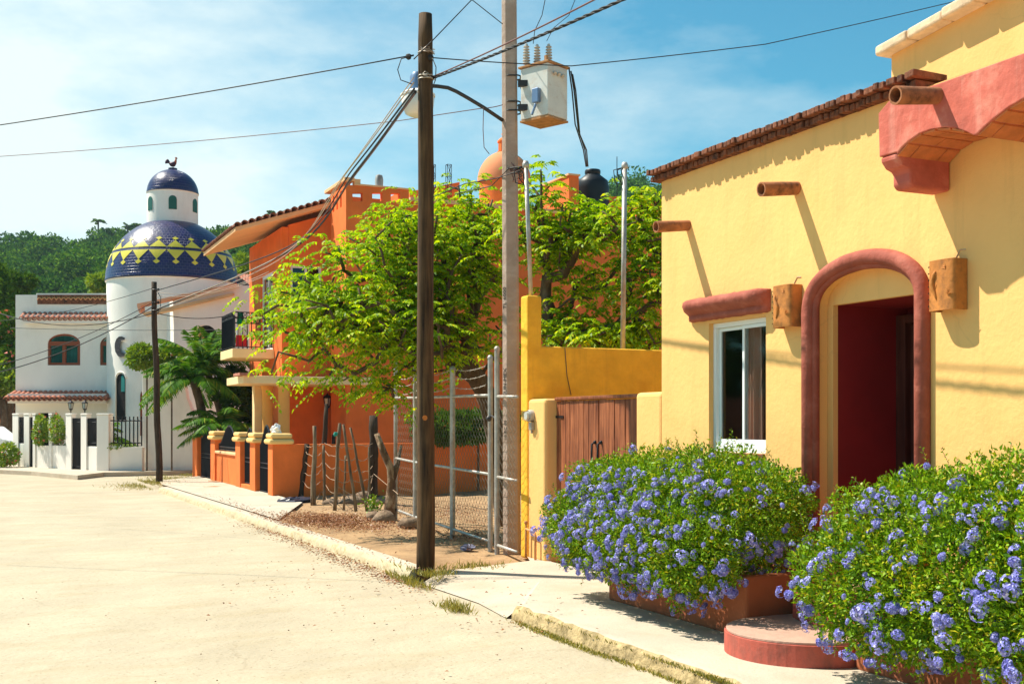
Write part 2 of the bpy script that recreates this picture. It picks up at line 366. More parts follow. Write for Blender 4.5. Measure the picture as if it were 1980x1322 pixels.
# near pavement, from the driveway apron back towards the camera
ya = 9.62
def kerb_run(name, y0, y1, mat, wd=.17, step=.12, jit=.012, h=0.0, curve=None):
    mb = MB(); n = int(abs(y1 - y0) / step); rows = []
    prof = [(-.035, RZ - .04), (-.02, -.07), (0, -.012), (.03, 0.004), (wd, .004), (wd, -.1)]
    for i in range(n + 1):
        y = y0 + (y1 - y0) * i / n; cx = kx(y)
        rows.append(len(mb.v))
        for (dx, z) in prof:
            mb.v.append((cx + dx + rnd.uniform(-jit, jit) * (dx < .05), y, z + (rnd.uniform(-jit, jit) * .7 if dx < .05 else 0)))
    for i in range(n):
        for k in range(len(prof) - 1):
            mb.f.append((rows[i] + k, rows[i] + k + 1, rows[i + 1] + k + 1, rows[i + 1] + k))
    mb.f.append(tuple(rows[0] + k for k in range(6))); mb.f.append(tuple(rows[-1] + k for k in range(6)))
    o = struct(mb, name, [mat, pale], autos=50)
    for i, p in enumerate(o.data.polygons):
        if i < n * 5 and i % 5 == 3: p.material_index = 1
    return o
kerb_run('near_kerb', -5, ya - .05, kerbdirty, wd=.12, jit=.013)
kerb_run('far_kerb', gnd(800, 1100).y, Yend, kerb_m, wd=.22)
sheet('pavement', pale, [(kx(0) + .11, -5, 0), (6.3, -5, 0), (6.3, ya + 1.1, 0), (5.3, ya + .45, 0), (kx(0) + .11, ya, 0)])
# driveway apron: slopes from the wall down to the road
ap = MB(); pts = []
P = [gnd(1070, 1078, 0), Vector((6.2, 13.05, 0)), Vector((6.3, ya + 1.1, 0)), Vector((5.3, ya + .45, 0)), Vector((kx(0) + .12, ya, -.0)), Vector((kx(0) - .05, ya + .03, RZ + .01)), gnd(925, 1165, RZ + .012), gnd(815, 1128, RZ + .012), gnd(852, 1104, -.005)]
cen = Vector((5.5, 11.2, -.01))
ap.v = [tuple(p) for p in P] + [tuple(cen)]; ap.f = [(i, (i + 1) % len(P), len(P)) for i in range(len(P))]
for k in range(3):
    nv = []; 
struct(ap, 'driveway_apron', pale)
# dirt lot and far pavement
yy0 = gnd(800, 1100).y
lot = MB(); nx, ny = 46, 60
for j in range(ny + 1):
    y = 10.9 + (33 - 10.9) * j / ny
    for i in range(nx + 1):
        x0 = kx(y) + .2; x = x0 + (22 - x0) * (i / nx) ** 1.4
        t = max(0, min(1, (y - 12.55) / .4)); hgt = -.006 + .05 * math.sin(x * 1.7 + y * .8) * math.sin(y * 1.3) * min(1, (x - x0) * .8) + .02 * rnd.uniform(-1, 1) * min(1, (x - x0))
        z = hgt * t - .22 * (1 - t)
        lot.v.append((x, y, z))
for j in range(ny):
    for i in range(nx):
        a = j * (nx + 1) + i; lot.f.append((a, a + 1, a + nx + 2, a + nx + 1))
struct(lot, 'dirt_lot', dirt, smooth=True)
y0 = gnd(520, 985).y; y1 = gnd(290, 938).y
fp = MB().add([(kx(y0 - 3) + .21, y0 - 2.6, .004), (5.9, y0 + 1.2, .02), (5.9, y0 + 3, .03), (5.85, y1 + 4, .02), (kx(y1) + .4, y1 + 2.0, .01), (kx(y1) + .2, y1, .004)], [(0, 1, 2, 3, 4, 5)])
for i, v in enumerate(fp.v): fp.v[i] = (v[0], v[1], v[2] + .02)
struct(fp, 'far_pavement', pale)
# pavement in front of the white house, seen end on across the bend
wp = MB(); a0, a1, a2, a3 = at(-40, 905, 43.9), at(140, 917, 39), at(150, 921, 38.2), at(460, 905, 41)
def flat(v, z): return Vector((v.x, v.y, z))
wfront = [gnd(-40, 908, .0), gnd(0, 909, .0), gnd(60, 912, 0), gnd(120, 917.5, 0), gnd(150, 920, 0), gnd(200, 914, 0), gnd(370, 910.5, 0)]
wback = [flat(at(px, 0, Z), 0) for px, Z in ((-40, 47), (0, 46), (60, 44), (120, 43), (150, 43), (200, 43), (370, 43))]
for z in (0.02,):
    vs = [(p.x, p.y, z) for p in wfront] + [(p.x, p.y, z) for p in wback] + [(p.x, p.y, RZ - .05) for p in wfront]
    n = len(wfront); fs = [(i, i + 1, n + i + 1, n + i) for i in range(n - 1)] + [(i, i + 1, 2 * n + i + 1, 2 * n + i) for i in range(n - 1)]
    wp.add(vs, fs)
struct(wp, 'corner_pavement', pale)

# ---------- numpy leaf clouds ----------
def leafmesh(name, mat, parent, P, D, Nn, Ln, Wd, label=None, kind=None, origin=None):
    """P base points, D directions, Nn side vectors, each leaf one pointed quad folded a little"""
    P = np.asarray(P, float); D = np.asarray(D, float); Nn = np.asarray(Nn, float)
    D /= np.linalg.norm(D, axis=1)[:, None] + 1e-9
    S = np.cross(D, Nn); S /= np.linalg.norm(S, axis=1)[:, None] + 1e-9
    Up = np.cross(S, D)
    Ln = np.broadcast_to(np.asarray(Ln, float), (len(P),))[:, None]; Wd = np.broadcast_to(np.asarray(Wd, float), (len(P),))[:, None]
    V = np.empty((len(P), 4, 3))
    V[:, 0] = P; V[:, 1] = P + D * Ln * .45 + S * Wd * .5 + Up * Wd * .16; V[:, 2] = P + D * Ln - Up * Ln * .12; V[:, 3] = P + D * Ln * .45 - S * Wd * .5 + Up * Wd * .16
    if parent is not None: org = np.array(ROOT[parent.name])
    else: org = np.array(origin if origin is not None else (V[..., 0].mean(), V[..., 1].mean(), V[..., 2].min()))
    V = (V - org).reshape(-1, 3)
    me = bpy.data.meshes.new(name); n = len(P)
    me.vertices.add(4 * n); me.vertices.foreach_set('co', V.ravel())
    me.loops.add(4 * n); me.loops.foreach_set('vertex_index', np.arange(4 * n, dtype=np.int32))
    me.polygons.add(n); me.polygons.foreach_set('loop_start', np.arange(0, 4 * n, 4, dtype=np.int32))
    me.update(calc_edges=True); me.materials.append(mat)
    o = place_mesh(name, me, parent, Vector(org)) if parent is None else place_mesh(name, me, parent)
    if kind: o['kind'] = kind
    return o
rs = np.random.RandomState(5)
def rdir(n, zb=0.0):
    v = rs.normal(size=(n, 3)); v[:, 2] += zb; return v / np.linalg.norm(v, axis=1)[:, None]

# ---------- bushes (leaf shells over a set of blobs) ----------
def blob_points(blobs, n, inner=.28, lump=.10, zmin=None):
    """blobs: (cx,cy,cz,rx,ry,rz). points near the outer skin of the union"""
    B = np.array(blobs); area = (B[:, 3] * B[:, 4] + B[:, 3] * B[:, 5] + B[:, 4] * B[:, 5]); pr = area / area.sum()
    out = []; outn = []
    while sum(len(o) for o in out) < n:
        k = rs.choice(len(B), size=n, p=pr); d = rdir(n); b = B[k]
        lum = 1 + lump * (np.sin(d[:, 0] * 7 + k * 1.3) * np.sin(d[:, 1] * 8 + k) + .7 * np.sin(d[:, 2] * 9 + k * 2.1))
        t = (1 - inner * rs.rand(n) ** 1.8) * lum
        p = b[:, :3] + d * b[:, 3:] * t[:, None]
        ok = np.ones(n, bool)
        for j in range(len(B)):
            q = ((p - B[j, :3]) / B[j, 3:]); ok &= ~(((q ** 2).sum(1) < .55) & (k != j))
        if zmin is not None: ok &= p[:, 2] > zmin(p) if callable(zmin) else p[:, 2] > zmin
        nn = d / b[:, 3:]; nn /= np.linalg.norm(nn, axis=1)[:, None]
        out.append(p[ok]); outn.append(nn[ok])
    return np.concatenate(out)[:n], np.concatenate(outn)[:n]
def flower_variant(nf, rad, fs):
    mb = MB()
    for i in range(nf):
        a = i * 2.39996; zf = 1 - 1.15 * (i + .5) / nf; rr = math.sqrt(max(0, 1 - zf * zf))
        nrm = Vector((rr * math.cos(a), rr * math.sin(a), zf)) + Vector((rnd.uniform(-.3, .3),) * 3); nrm.normalize()
        c = nrm * rad * rnd.uniform(.75, 1.1); u = nrm.orthogonal().normalized(); v = nrm.cross(u); ph = rnd.random() * 6
        for k in range(5):
            a1 = ph + k * 2 * PI / 5; d = u * math.cos(a1) + v * math.sin(a1); e = -u * math.sin(a1) + v * math.cos(a1)
            mb.add([c, c + d * fs * .6 + e * fs * .34 + nrm * fs * .12, c + d * fs * .98 - nrm * fs * .05, c + d * fs * .6 - e * fs * .34 + nrm * fs * .12], [(0, 1, 2, 3)])
    me = bpy.data.meshes.new('flower_cluster'); me.from_pydata(mb.v, [], mb.f); me.materials.append(petal); return me
FV = [flower_variant(rnd.randint(7, 20), rnd.uniform(.024, .040), .017) for _ in range(6)]
def flowering_bush(label, blobs, nleaf, fl_pts, fl_n, base, topz, shoots):
    root = thing('plumbago_bush', base, label, 'flowering bush', 'blue flowering bushes in the planters')
    P_, Nn = blob_points(blobs, nleaf, inner=.5, lump=.15)
    D = Nn * .7 + rdir(len(P_)) * .9 + np.array([0, 0, .25])
    leafmesh('foliage', leaf_bush, root, P_, D, rdir(len(P_)) + np.array([0, 0, .8]), rs.uniform(.024, .050, len(P_)), rs.uniform(.012, .021, len(P_)))
    # shoots with pairs of small leaves
    lp = []; ld = []; st = MB()
    for i in range(shoots):
        q, nn = blob_points(blobs, 1, inner=.05)
        q = Vector(q[0]); nn = Vector(nn[0])
        if nn.z < -.2: d = Vector((nn.x * .5, nn.y * .5, -.8))
        else: d = Vector((nn.x * .6 + rnd.uniform(-.35, .35), nn.y * .5 + rnd.uniform(-.35, .35), .9))
        d.normalize(); ln = rnd.uniform(.07, .22) * (1.15 if nn.z > .3 else .8)
        e = q + d * ln; st.tube([q - d * .08, q + d * ln * .5, e + Vector((0, 0, -.01))], .0018, 3, cap=False)
        for k in range(int(ln / .012)):
            t = k * .012 / ln; a = k * 1.9; u = d.orthogonal(); v = d.cross(u)
            lp.append(q + d * ln * t); ld.append(u * math.cos(a) + v * math.sin(a) + d * .8)
    leafmesh('shoot_leaves', leaf_bush, root, lp, ld, rdir(len(lp)), .026, .011)
    st.build('stems', stick, root)['kind'] = 'stuff'
    big = []
    for i in range(len(fl_pts)):
        p, n = Vector(fl_pts[i]), Vector(fl_n[i]); big.append((p, n, rnd.choice((.6, .8, .9, 1.1, 1.4)) * rnd.uniform(.9, 1.1)))
    camv = Vector((0, 0, H)); big.sort(key=lambda t: -(t[2] / (t[0] - camv).length) * (1 if t[1].dot(camv - t[0]) > 0 else .3))
    org = ROOT[root.name]; rest_v = []; rest_f = []
    for i, (p, n, sc) in enumerate(big):
        up = (n + Vector((0, 0, .5)) + Vector((rnd.uniform(-.3, .3), rnd.uniform(-.3, .3), 0))).normalized()
        qt = up.to_track_quat('Z', 'Y'); pos = p + n * rnd.uniform(.02, .085) - org; me = FV[i % 6]
        if i < 100:
            o = bpy.data.objects.new('flower_cluster', me); COL.objects.link(o); o.parent = root; o.location = pos; o.rotation_euler = qt.to_euler(); o.scale = (sc * rnd.uniform(.75, 1.25), sc * rnd.uniform(.75, 1.25), sc * rnd.uniform(.55, 1.1))
        else:
            b = len(rest_v); mt = Matrix.LocRotScale(pos, qt, Vector((sc * rnd.uniform(.75, 1.25), sc * rnd.uniform(.75, 1.25), sc * rnd.uniform(.55, 1.1))))
            rest_v += [tuple(mt @ v.co) for v in me.vertices]; rest_f += [tuple(b + k for k in f.vertices) for f in me.polygons]
    if rest_v:
        me = bpy.data.meshes.new('more_flowers'); me.from_pydata(rest_v, [], rest_f); me.materials.append(petal)
        o = place_mesh('more_flowers', me, root); o['kind'] = 'stuff'
    return root

# ---------- trees ----------
def attract(blobs, n):
    B = np.array(blobs); vol = B[:, 3] * B[:, 4] * B[:, 5]; k = rs.choice(len(B), size=n, p=vol / vol.sum())
    d = rdir(n); t = rs.rand(n) ** (1 / 2.2) * (1 + .25 * (rs.rand(n) > .86)); return B[k, :3] + d * B[k, 3:] * t[:, None]
def make_tree(name, label, cat, trunk, pts, r0, leaffn, group=None, tip=.006, bend=.12, barkm=None, expo=2.4):
    nodes = [Vector(trunk[0])]; par = [-1]
    for p in trunk[1:]:
        a = nodes[-1]; p = Vector(p)
        for k in (1, 2, 3):
            nodes.append(a.lerp(p, k / 3) + Vector((rnd.uniform(-.02, .02), rnd.uniform(-.02, .02), 0))); par.append(len(nodes) - 2)
    NT = len(nodes); start = max(1, int(NT * .45)); root_p = nodes[-1]
    pts = sorted([Vector(p) for p in pts], key=lambda p: (p - root_p).length)
    ends = []
    for p in pts:
        best = min(range(start, len(nodes)), key=lambda i: (nodes[i] - p).length + (0.25 * (nodes[i] - root_p).length))
        a = nodes[best]; v = p - a; ln = v.length
        if ln < .05: ends.append(best); continue
        m = max(1, int(ln / .22)); prev = best
        for k in range(1, m + 1):
            t = k / m; q = a + v * t + Vector((rnd.uniform(-1, 1), rnd.uniform(-1, 1), rnd.uniform(-.2, 1))) * bend * ln * math.sin(t * PI) * .7
            nodes.append(q); par.append(prev); prev = len(nodes) - 1
        ends.append(prev)
    w_ = [0.0] * len(nodes)
    for e in ends: w_[e] += 1
    for i in range(len(nodes) - 1, 0, -1): w_[par[i]] += w_[i]
    tot = max(w_); rad = [max(tip, r0 * (x / tot) ** (1 / expo)) for x in w_]
    kids = {}
    for i, p in enumerate(par):
        if p >= 0: kids.setdefault(p, []).append(i)
    root = thing(name, trunk[0], label, cat, group)
    tm, bmn = MB(), MB(); chains = []; stack = [(0, None)]
    while stack:
        i, pre = stack.pop(); ch = [pre, i] if pre is not None else [i]
        while i in kids:
            ks = sorted(kids[i], key=lambda k: -w_[k])
            for k in ks[1:]: stack.append((k, i))
            i = ks[0]; ch.append(i)
        chains.append(ch)
    for n, ch in enumerate(chains):
        if len(ch) < 2: continue
        rr = [rad[i] for i in ch]
        if ch[0] != 0: rr[0] = min(rad[ch[0]], rr[1] * 1.2)
        (tm if rr[1] > r0 * .42 else bmn).tube([nodes[i] for i in ch], 0, 8 if rr[1] > .04 else 5, rs=rr, cap=True)
    tm.build('trunk', barkm or bark, root, smooth=True)
    if bmn.v: bmn.build('branches', barkm or bark, root, smooth=True)
    leaffn(root, [nodes[e] for e in ends], [nodes[e] - nodes[par[e]] for e in ends])
    return root
def pinnate(mat, per=10, ln=.32, lf=.055, wd=.024, pairs=6, spread=.16, name='crown'):
    def fn(root, ends, dirs):
        P_ = []; D_ = []; N_ = []; tm = MB()
        for e, d in zip(ends, dirs):
            for k in range(per):
                o = e + Vector((rnd.gauss(0, spread), rnd.gauss(0, spread), rnd.gauss(0, spread * .7)))
                a = rnd.random() * 2 * PI; up = rnd.uniform(-.1, .75); dv = Vector((math.cos(a), math.sin(a), up)); dv = (dv + d.normalized() * .5).normalized()
                side = dv.cross(Vector((0, 0, 1))).normalized(); l = ln * rnd.uniform(.6, 1.15)
                for j in range(pairs * 2 + 1):
                    t = (j // 2 + 1.2) / (pairs + 1); p = o + dv * l * t + Vector((0, 0, -.55 * l * t * t))
                    tang = (dv + Vector((0, 0, -1.1 * t))).normalized(); sd = side * (1 if j % 2 else -1)
                    if j == pairs * 2: dd = tang
                    else: dd = sd * .85 + tang * .55 + Vector((0, 0, -.35))
                    P_.append(p); D_.append(dd); N_.append(Vector((rnd.uniform(-.7, .7), rnd.uniform(-.7, .7), 1)))
        n = len(P_); leafmesh(name, mat, root, P_, D_, N_, rs.uniform(.8, 1.2, n) * lf, rs.uniform(.8, 1.2, n) * wd)
    return fn
def tufts(mat, per=60, spread=.35, lf=.14, wd=.07, name='crown', droop=0):
    def fn(root, ends, dirs):
        E = np.array([tuple(e) for e in ends]); E = np.repeat(E, per, axis=0)
        off = rs.normal(size=E.shape) * spread * np.array([1, 1, .7]); P_ = E + off; n = len(P_)
        leafmesh(name, mat, root, P_, rdir(n, .2 - droop), rdir(n, .8), rs.uniform(.6, 1.3, n) * lf, rs.uniform(.7, 1.2, n) * wd)
    return fn
def frond(P_, D_, N_, Ls, mid, o, a, elev, ln, droop, leaf, n=34, twist=0):
    dv = Vector((math.cos(a) * math.cos(elev), math.sin(a) * math.cos(elev), math.sin(elev))); pts = []
    for k in range(n + 1):
        t = k / n; p = o + dv * ln * t + Vector((0, 0, -droop * ln * t * t)); pts.append(p)
        if k < 3: continue
        tang = (dv + Vector((0, 0, -2 * droop * t))).normalized(); side = tang.cross(Vector((0, 0, 1))).normalized()
        for s in (1, -1):
            P_.append(p); D_.append(side * s * .8 + tang * .7 + Vector((0, 0, -.28 - .3 * rnd.random()))); N_.append(tang.cross(side) * -1 + Vector((rnd.uniform(-.2, .2),) * 3)); Ls.append(leaf * (math.sin(PI * min(1, t * .92 + .06)) ** .6) * rnd.uniform(.85, 1.1))
    mid.tube(pts[::4], .012, 4, rs=[.016 * (1 - i / (len(pts[::4]))) + .004 for i in range(len(pts[::4]))])
def palm(label, base, height, nf, ln, leaf=.35, lean=(0, 0), droop=.55, tr=.09, group=None, wd=.035, trunks=None, name='palm_tree', seed=None):
    if seed is not None: rnd.seed(seed)
    root = thing(name, base, label, 'palm', group); b = Vector(base)
    P_, D_, N_, Ls = [], [], [], []; mid = MB(); tmb = MB()
    for (dx, dy, hh) in (trunks or [(lean[0], lean[1], height)]):
        top = b + Vector((dx, dy, hh)); pts = [b + Vector((dx * t * t, dy * t * t, hh * t)) for t in [i / 10 for i in range(11)]]
        tmb.tube(pts, tr, 9, rs=[tr * (1.25 - .35 * t / 10) * (1 + .08 * (t % 2)) for t in range(11)])
        for k in range(nf):
            frond(P_, D_, N_, Ls, mid, top, k * 2.399 + rnd.uniform(-.3, .3), R(rnd.uniform(5, 70)), ln * rnd.uniform(.8, 1.1), droop * rnd.uniform(.8, 1.25), leaf)
    tmb.build('trunk', bark, root, smooth=True); mid.build('midribs', leaf_palm, root)
    leafmesh('fronds', leaf_palm, root, P_, D_, N_, Ls, wd)
    return root
def wire(name, pts, r, mat, label, cat='cable', group=None, n=5): return one(MB().tube(pts, r, n), name, mat, label, cat, group, smooth=True)
def sag(a, b, s, n=16): return [a.lerp(b, i / n) - Vector((0, 0, 4 * s * (i / n) * (1 - i / n))) for i in range(n + 1)]
# ---------- yellow house ----------
XF = 6.18; YE = 9.83; ZT = 4.13
hy = thing('yellow_house', (XF, 5.5, 0), 'yellow stucco house with clay drain pipes, arched doorway and brick trimmed roof edge', 'house')
def yz(pts, x): return [(x, y, z) for y, z in pts]
WY0, WY1, WZ0, WZ1 = 8.13, 9.00, 1.42, 2.63
DY0, DY1, DZS, DZT = 6.33, 7.47, 2.62, 2.92
def arch(y0, y1, zs, zt, z0, n=24):
    cy, a = (y0 + y1) / 2, (y1 - y0) / 2
    p = [(y0, z0)] + [(cy - a * math.cos(PI * i / n), zs + (zt - zs) * math.sin(PI * i / n) ** .85) for i in range(n + 1)] + [(y1, z0)]
    return p
dn = arch(DY0, DY1, DZS, DZT, .36)
wb = MB().prism(yz([(-3, -.05), (YE, -.05), (YE, ZT), (-3, ZT)], XF), (.12, 0, 0), holes=[yz([(WY0, WZ0), (WY0, WZ1), (WY1, WZ1), (WY1, WZ0)], XF), yz(dn, XF)])
wb.build('wall', yel, hy)
wb = MB(); wb.box(XF + .121, 11, YE - .25, YE - .002, 0, ZT - .003)       # end wall
wb.box(XF + .12, XF + .30, 7.62, 8.05, 0, ZT - .004); wb.box(XF + .12, XF + .30, -3, 6.15, 0, ZT - .004)
wb.build('side_wall', yel, hy)
MB().box(XF + .1, 11, -3, YE - .05, 3.86, 3.98).build('roof', pale, hy)
# door niche: pale panel set back, maroon vestibule, wooden door
pn = MB().prism(yz(arch(DY0 - .02, DY1 + .02, DZS, DZT + .02, .36), XF + .122), (.05, 0, 0), holes=[yz([(6.42, .361), (6.42, 2.66), (7.40, 2.66), (7.40, .361)], XF + .122)])
pn.build('niche', yel, hy)
ve = MB(); ve.box(XF + .172, 7.2, 7.40, 7.46, .36, 2.66); ve.box(XF + .172, 7.2, 6.36, 6.42, .36, 2.66); ve.box(XF + .172, 7.2, 6.36, 7.46, 2.66, 2.72)
ve.box(7.10, 7.16, 6.42, 7.40, .36, 2.66)
ve.build('vestibule', dmaro, hy)
dr = MB(); dr.box(7.02, 7.07, 6.5, 7.28, .38, 2.52); door = dr.build('door', doorwood, hy, bevel=.004)
for y0_ in (6.56, 6.93):
    for z0_, z1_ in ((.5, 1.1), (1.2, 1.85), (1.95, 2.42)):
        MB().box(6.99, 7.025, y0_, y0_ + .28, z0_, z1_).build('panel', doorwood, door, bevel=.018, seg=2)
MB().sphere((6.97, 7.20, 1.35), .03).build('handle', darkmetal, door, smooth=True)
fr = MB(); fr.box(6.97, 7.098, 7.29, 7.398, .37, 2.6); fr.box(6.97, 7.098, 6.422, 6.49, .37, 2.6); fr.box(6.97, 7.098, 6.49, 7.29, 2.53, 2.6)
fr.build('door_frame', doorwood, hy, bevel=.006)
# moulding round the arch
MB().tube([(XF - .02, y, z) for y, z in arch(DY0 - .065, DY1 + .06, DZS - .02, DZT + .055, .05, 28)], .062, 12, jit=.03).build('door_arch', mould, hy, smooth=True)
MB().tube([(XF + .0, y, z) for y, z in arch(DY0 - .005, DY1 + .005, DZS, DZT + .0, .05, 28)], .035, 10, jit=.03).build('inner_arch', mould, hy, smooth=True)
# window
wn = MB(); f_ = .045
for a in ((WY0, WY1, WZ0, WZ0 + .07), (WY0, WY1, WZ1 - f_, WZ1), (WY0, WY0 + f_, WZ0 + .07, WZ1 - f_), (WY1 - f_, WY1, WZ0 + .07, WZ1 - f_)):
    wn.box(XF + .05, XF + .125, *a)
win = wn.build('window', white_p, hy, bevel=.004)
my = 8.54
for nm, y0_, y1_, xo in (('sash', WY0 + f_ + .001, my + .02, .062), ('sash', my - .02, WY1 - f_ - .001, .085)):
    sb = MB(); e = .032; z0_, z1_ = WZ0 + .072, WZ1 - f_ - .002
    for a in ((y0_, y1_, z0_, z0_ + .05), (y0_, y1_, z1_ - e, z1_), (y0_, y0_ + e, z0_ + .05, z1_ - e), (y1_ - e, y1_, z0_ + .05, z1_ - e)): sb.box(XF + xo, XF + xo + .02, *a)
    sb.build('sash', white_p, win, bevel=.003)
    MB().box(XF + xo + .008, XF + xo + .013, y0_ + e, y1_ - e, z0_ + .05, z1_ - e).build('pane', glass, win)
cu = MB(); n = 46
for (ya_, yb_) in ((8.38, 8.70), (9.14, 9.22)):
    b = len(cu.v)
    for i in range(n + 1):
        y = ya_ + (yb_ - ya_) * i / n; x = XF + .185 + .025 * math.sin(y * 95) + .012 * math.sin(y * 41)
        cu.v += [(x, y, WZ0 + .02), (x + .01 * math.sin(y * 50), y, WZ1 - .03)]
    for i in range(n): cu.f.append((b + 2 * i, b + 2 * i + 2, b + 2 * i + 3, b + 2 * i + 1))
cu.build('curtain', curtain_m, win, smooth=True)
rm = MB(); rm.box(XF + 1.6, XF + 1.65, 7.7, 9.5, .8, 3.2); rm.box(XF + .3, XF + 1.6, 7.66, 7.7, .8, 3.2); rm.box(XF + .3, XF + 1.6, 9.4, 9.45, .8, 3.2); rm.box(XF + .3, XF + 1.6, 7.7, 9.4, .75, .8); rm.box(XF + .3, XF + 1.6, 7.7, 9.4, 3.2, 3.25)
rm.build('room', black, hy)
sl = MB(); 
for i in range(9): sl.box(XF - .03, XF + .05, WY0 + .01 + i * .098, WY0 + .095 + i * .098, WZ0 - .035, WZ0 + .0)
sl.build('sill', brick, win, bevel=.008)
# lintel over the window
L0, L1 = 8.06, 9.30
lp_ = [(.0, 2.66), (-.07, 2.665), (-.085, 2.69), (-.075, 2.715), (-.10, 2.73), (-.15, 2.76), (-.175, 2.80), (-.165, 2.84), (-.12, 2.865), (0, 2.87)]
li = MB(); m_ = 26
for j in range(m_ + 1):
    y = L0 + (L1 - L0) * j / m_; e_ = min(j, m_ - j); sc = {0: .35, 1: .8, 2: .95}.get(e_, 1)
    for (x, z) in lp_: li.v.append((XF + .004 + x * sc + rnd.uniform(-.003, .003), y, 2.765 + (z - 2.765) * (.9 if e_ == 0 else 1) + rnd.uniform(-.004, .004)))
k_ = len(lp_)
for j in range(m_):
    for i in range(k_ - 1): a = j * k_ + i; li.f.append((a, a + 1, a + k_ + 1, a + k_))
li.f.append(tuple(range(k_))); li.f.append(tuple(m_ * k_ + i for i in range(k_)))
li.build('lintel', mould, hy, autos=60)
# brick trimmed parapet edge
cb = MB(); y = YE + .06; 
while y > 6.25:
    for r_, (x0_, z0_, hh) in enumerate(((-.08, ZT - .002, .056), (-.14, ZT + .056, .056))):
        j = rnd.uniform(-.012, .012); dz = rnd.uniform(-.004, .004)
        cb.obox((XF + x0_ / 2 + .10 + j, y - (.03 if r_ else 0), z0_ + hh / 2 + dz), (1, rnd.uniform(-.05, .05), 0), (0, 1, 0), (0, 0, 1), (.2 - x0_) / 2, .0262, hh / 2 - .002)
    y -= .06
for i in range(36):
    for r_, (y0_, z0_) in enumerate(((-.08, ZT - .002), (-.14, ZT + .054))):
        cb.obox((XF + .28 + i * .06, 6.2 + y0_ / 2 + .1 + rnd.uniform(-.01, .01), z0_ + .026), (1, 0, 0), (0, 1, 0), (0, 0, 1), .0262, (.2 - y0_) / 2, .024)
cb.build('brick_cornice', brick, hy, bevel=.008, seg=2)
# clay drain pipes
def pipe(px, py, X, ln, r, dz=-.045):
    y, z = Yx(px, X), zpx(px, py, X); n = 18; mb = MB()
    a, b = Vector((X + .05, y, z)), Vector((X - ln, y, z + dz)); d = (b - a).normalized(); u = Vector((0, 1, 0)); v = d.cross(u)
    for (p, q) in ((a, r * .92), (b, r), (b, r * .78), (a + d * .06, r * .7)):
        mb.v += [tuple(p + (u * math.cos(2 * PI * k / n) + v * math.sin(2 * PI * k / n)) * q) for k in range(n)]
    for i in range(3):
        for k in range(n): mb.f.append((i * n + k, i * n + (k + 1) % n, (i + 1) * n + (k + 1) % n, (i + 1) * n + k))
    mb.build('drain_pipe', claypipe, hy, autos=40)
pipe(1331, 435, XF, .37, .055); pipe(1541, 363, XF, .37, .06)
# pink canopy beam on brick arches
XB = 5.68
bz = lambda px, py: (Yx(px, XB), zpx(px, py, XB))
top = 3.93
a1 = [bz(*p) for p in ((1733, 299), (1741, 287), (1757, 272), (1778, 258), (1800, 250), (1825, 246), (1848, 248), (1866, 254), (1882, 262))]
a2 = [bz(*p) for p in ((1889, 259), (1905, 243), (1925, 226), (1950, 207), (1980, 190), (2040, 168), (2110, 160), (2200, 175), (2300, 215))]
prof = [(6.20, top - .06), (6.19, 3.56), (a1[0][0] - .001, 3.56)] + a1 + a2 + [(2.2, 3.3), (2.2, top), (6.1, top)]
cn = MB().prism(yz(prof, XB), (.5 - .003, 0, 0)); cn.build('canopy_beam', pink, hy, bevel=.03, seg=3)
br = MB(); bm_ = M('arch_brick', (.62, .19, .07), .9, var=.2, vs=9, bump=.3); mort = M('arch_mortar', (.22, .18, .10), .95)
for arc in (a1, a2):
    L_ = 0; seg = []
    for (p, q) in zip(arc[:-1], arc[1:]):
        n_ = max(1, int(math.dist(p, q) / .02))
        for i in range(n_): seg.append((p[0] + (q[0] - p[0]) * i / n_, p[1] + (q[1] - p[1]) * i / n_))
    seg.append(arc[-1])
    step_ = 6; row = 0
    for i in range(0, len(seg) - step_ + 1, step_):
        p, q = seg[i], seg[i + step_ - 1]; off = 0 if row % 2 else .12; xs = [XB + .008] + [XB + x for x in (.24 - off, .49 - off) if .03 < x < .47] + [XB + .492]
        xs = sorted(xs)
        for x0_, x1_ in zip(xs[:-1], xs[1:]):
            br.prism([(x0_ + .005, p[0], p[1] - .012), (x1_ - .005, p[0], p[1] - .012), (x1_ - .005, q[0], q[1] - .012), (x0_ + .005, q[0], q[1] - .012)], (0, 0, .012))
        row += 1
br.build('arch_bricks', bm_, hy)
cp = MB().prism([(x, 6.02, z) for x, z in ((5.683, 3.557), (5.69, 3.52), (5.73, 3.475), (5.785, 3.455), (5.80, 3.43), (5.80, 3.36), (5.83, 3.33), (6.177, 3.33), (6.177, 3.557))], (0, .168, 0))
cp.build('corbel', pink, hy, bevel=.02, seg=3)
cs = MB().box(XB + .5, 8.0, -3, 5.9, 3.70, 3.90); cs.build('canopy_roof', pink, hy)
pipe(1812, 184, XB, .36, .06)
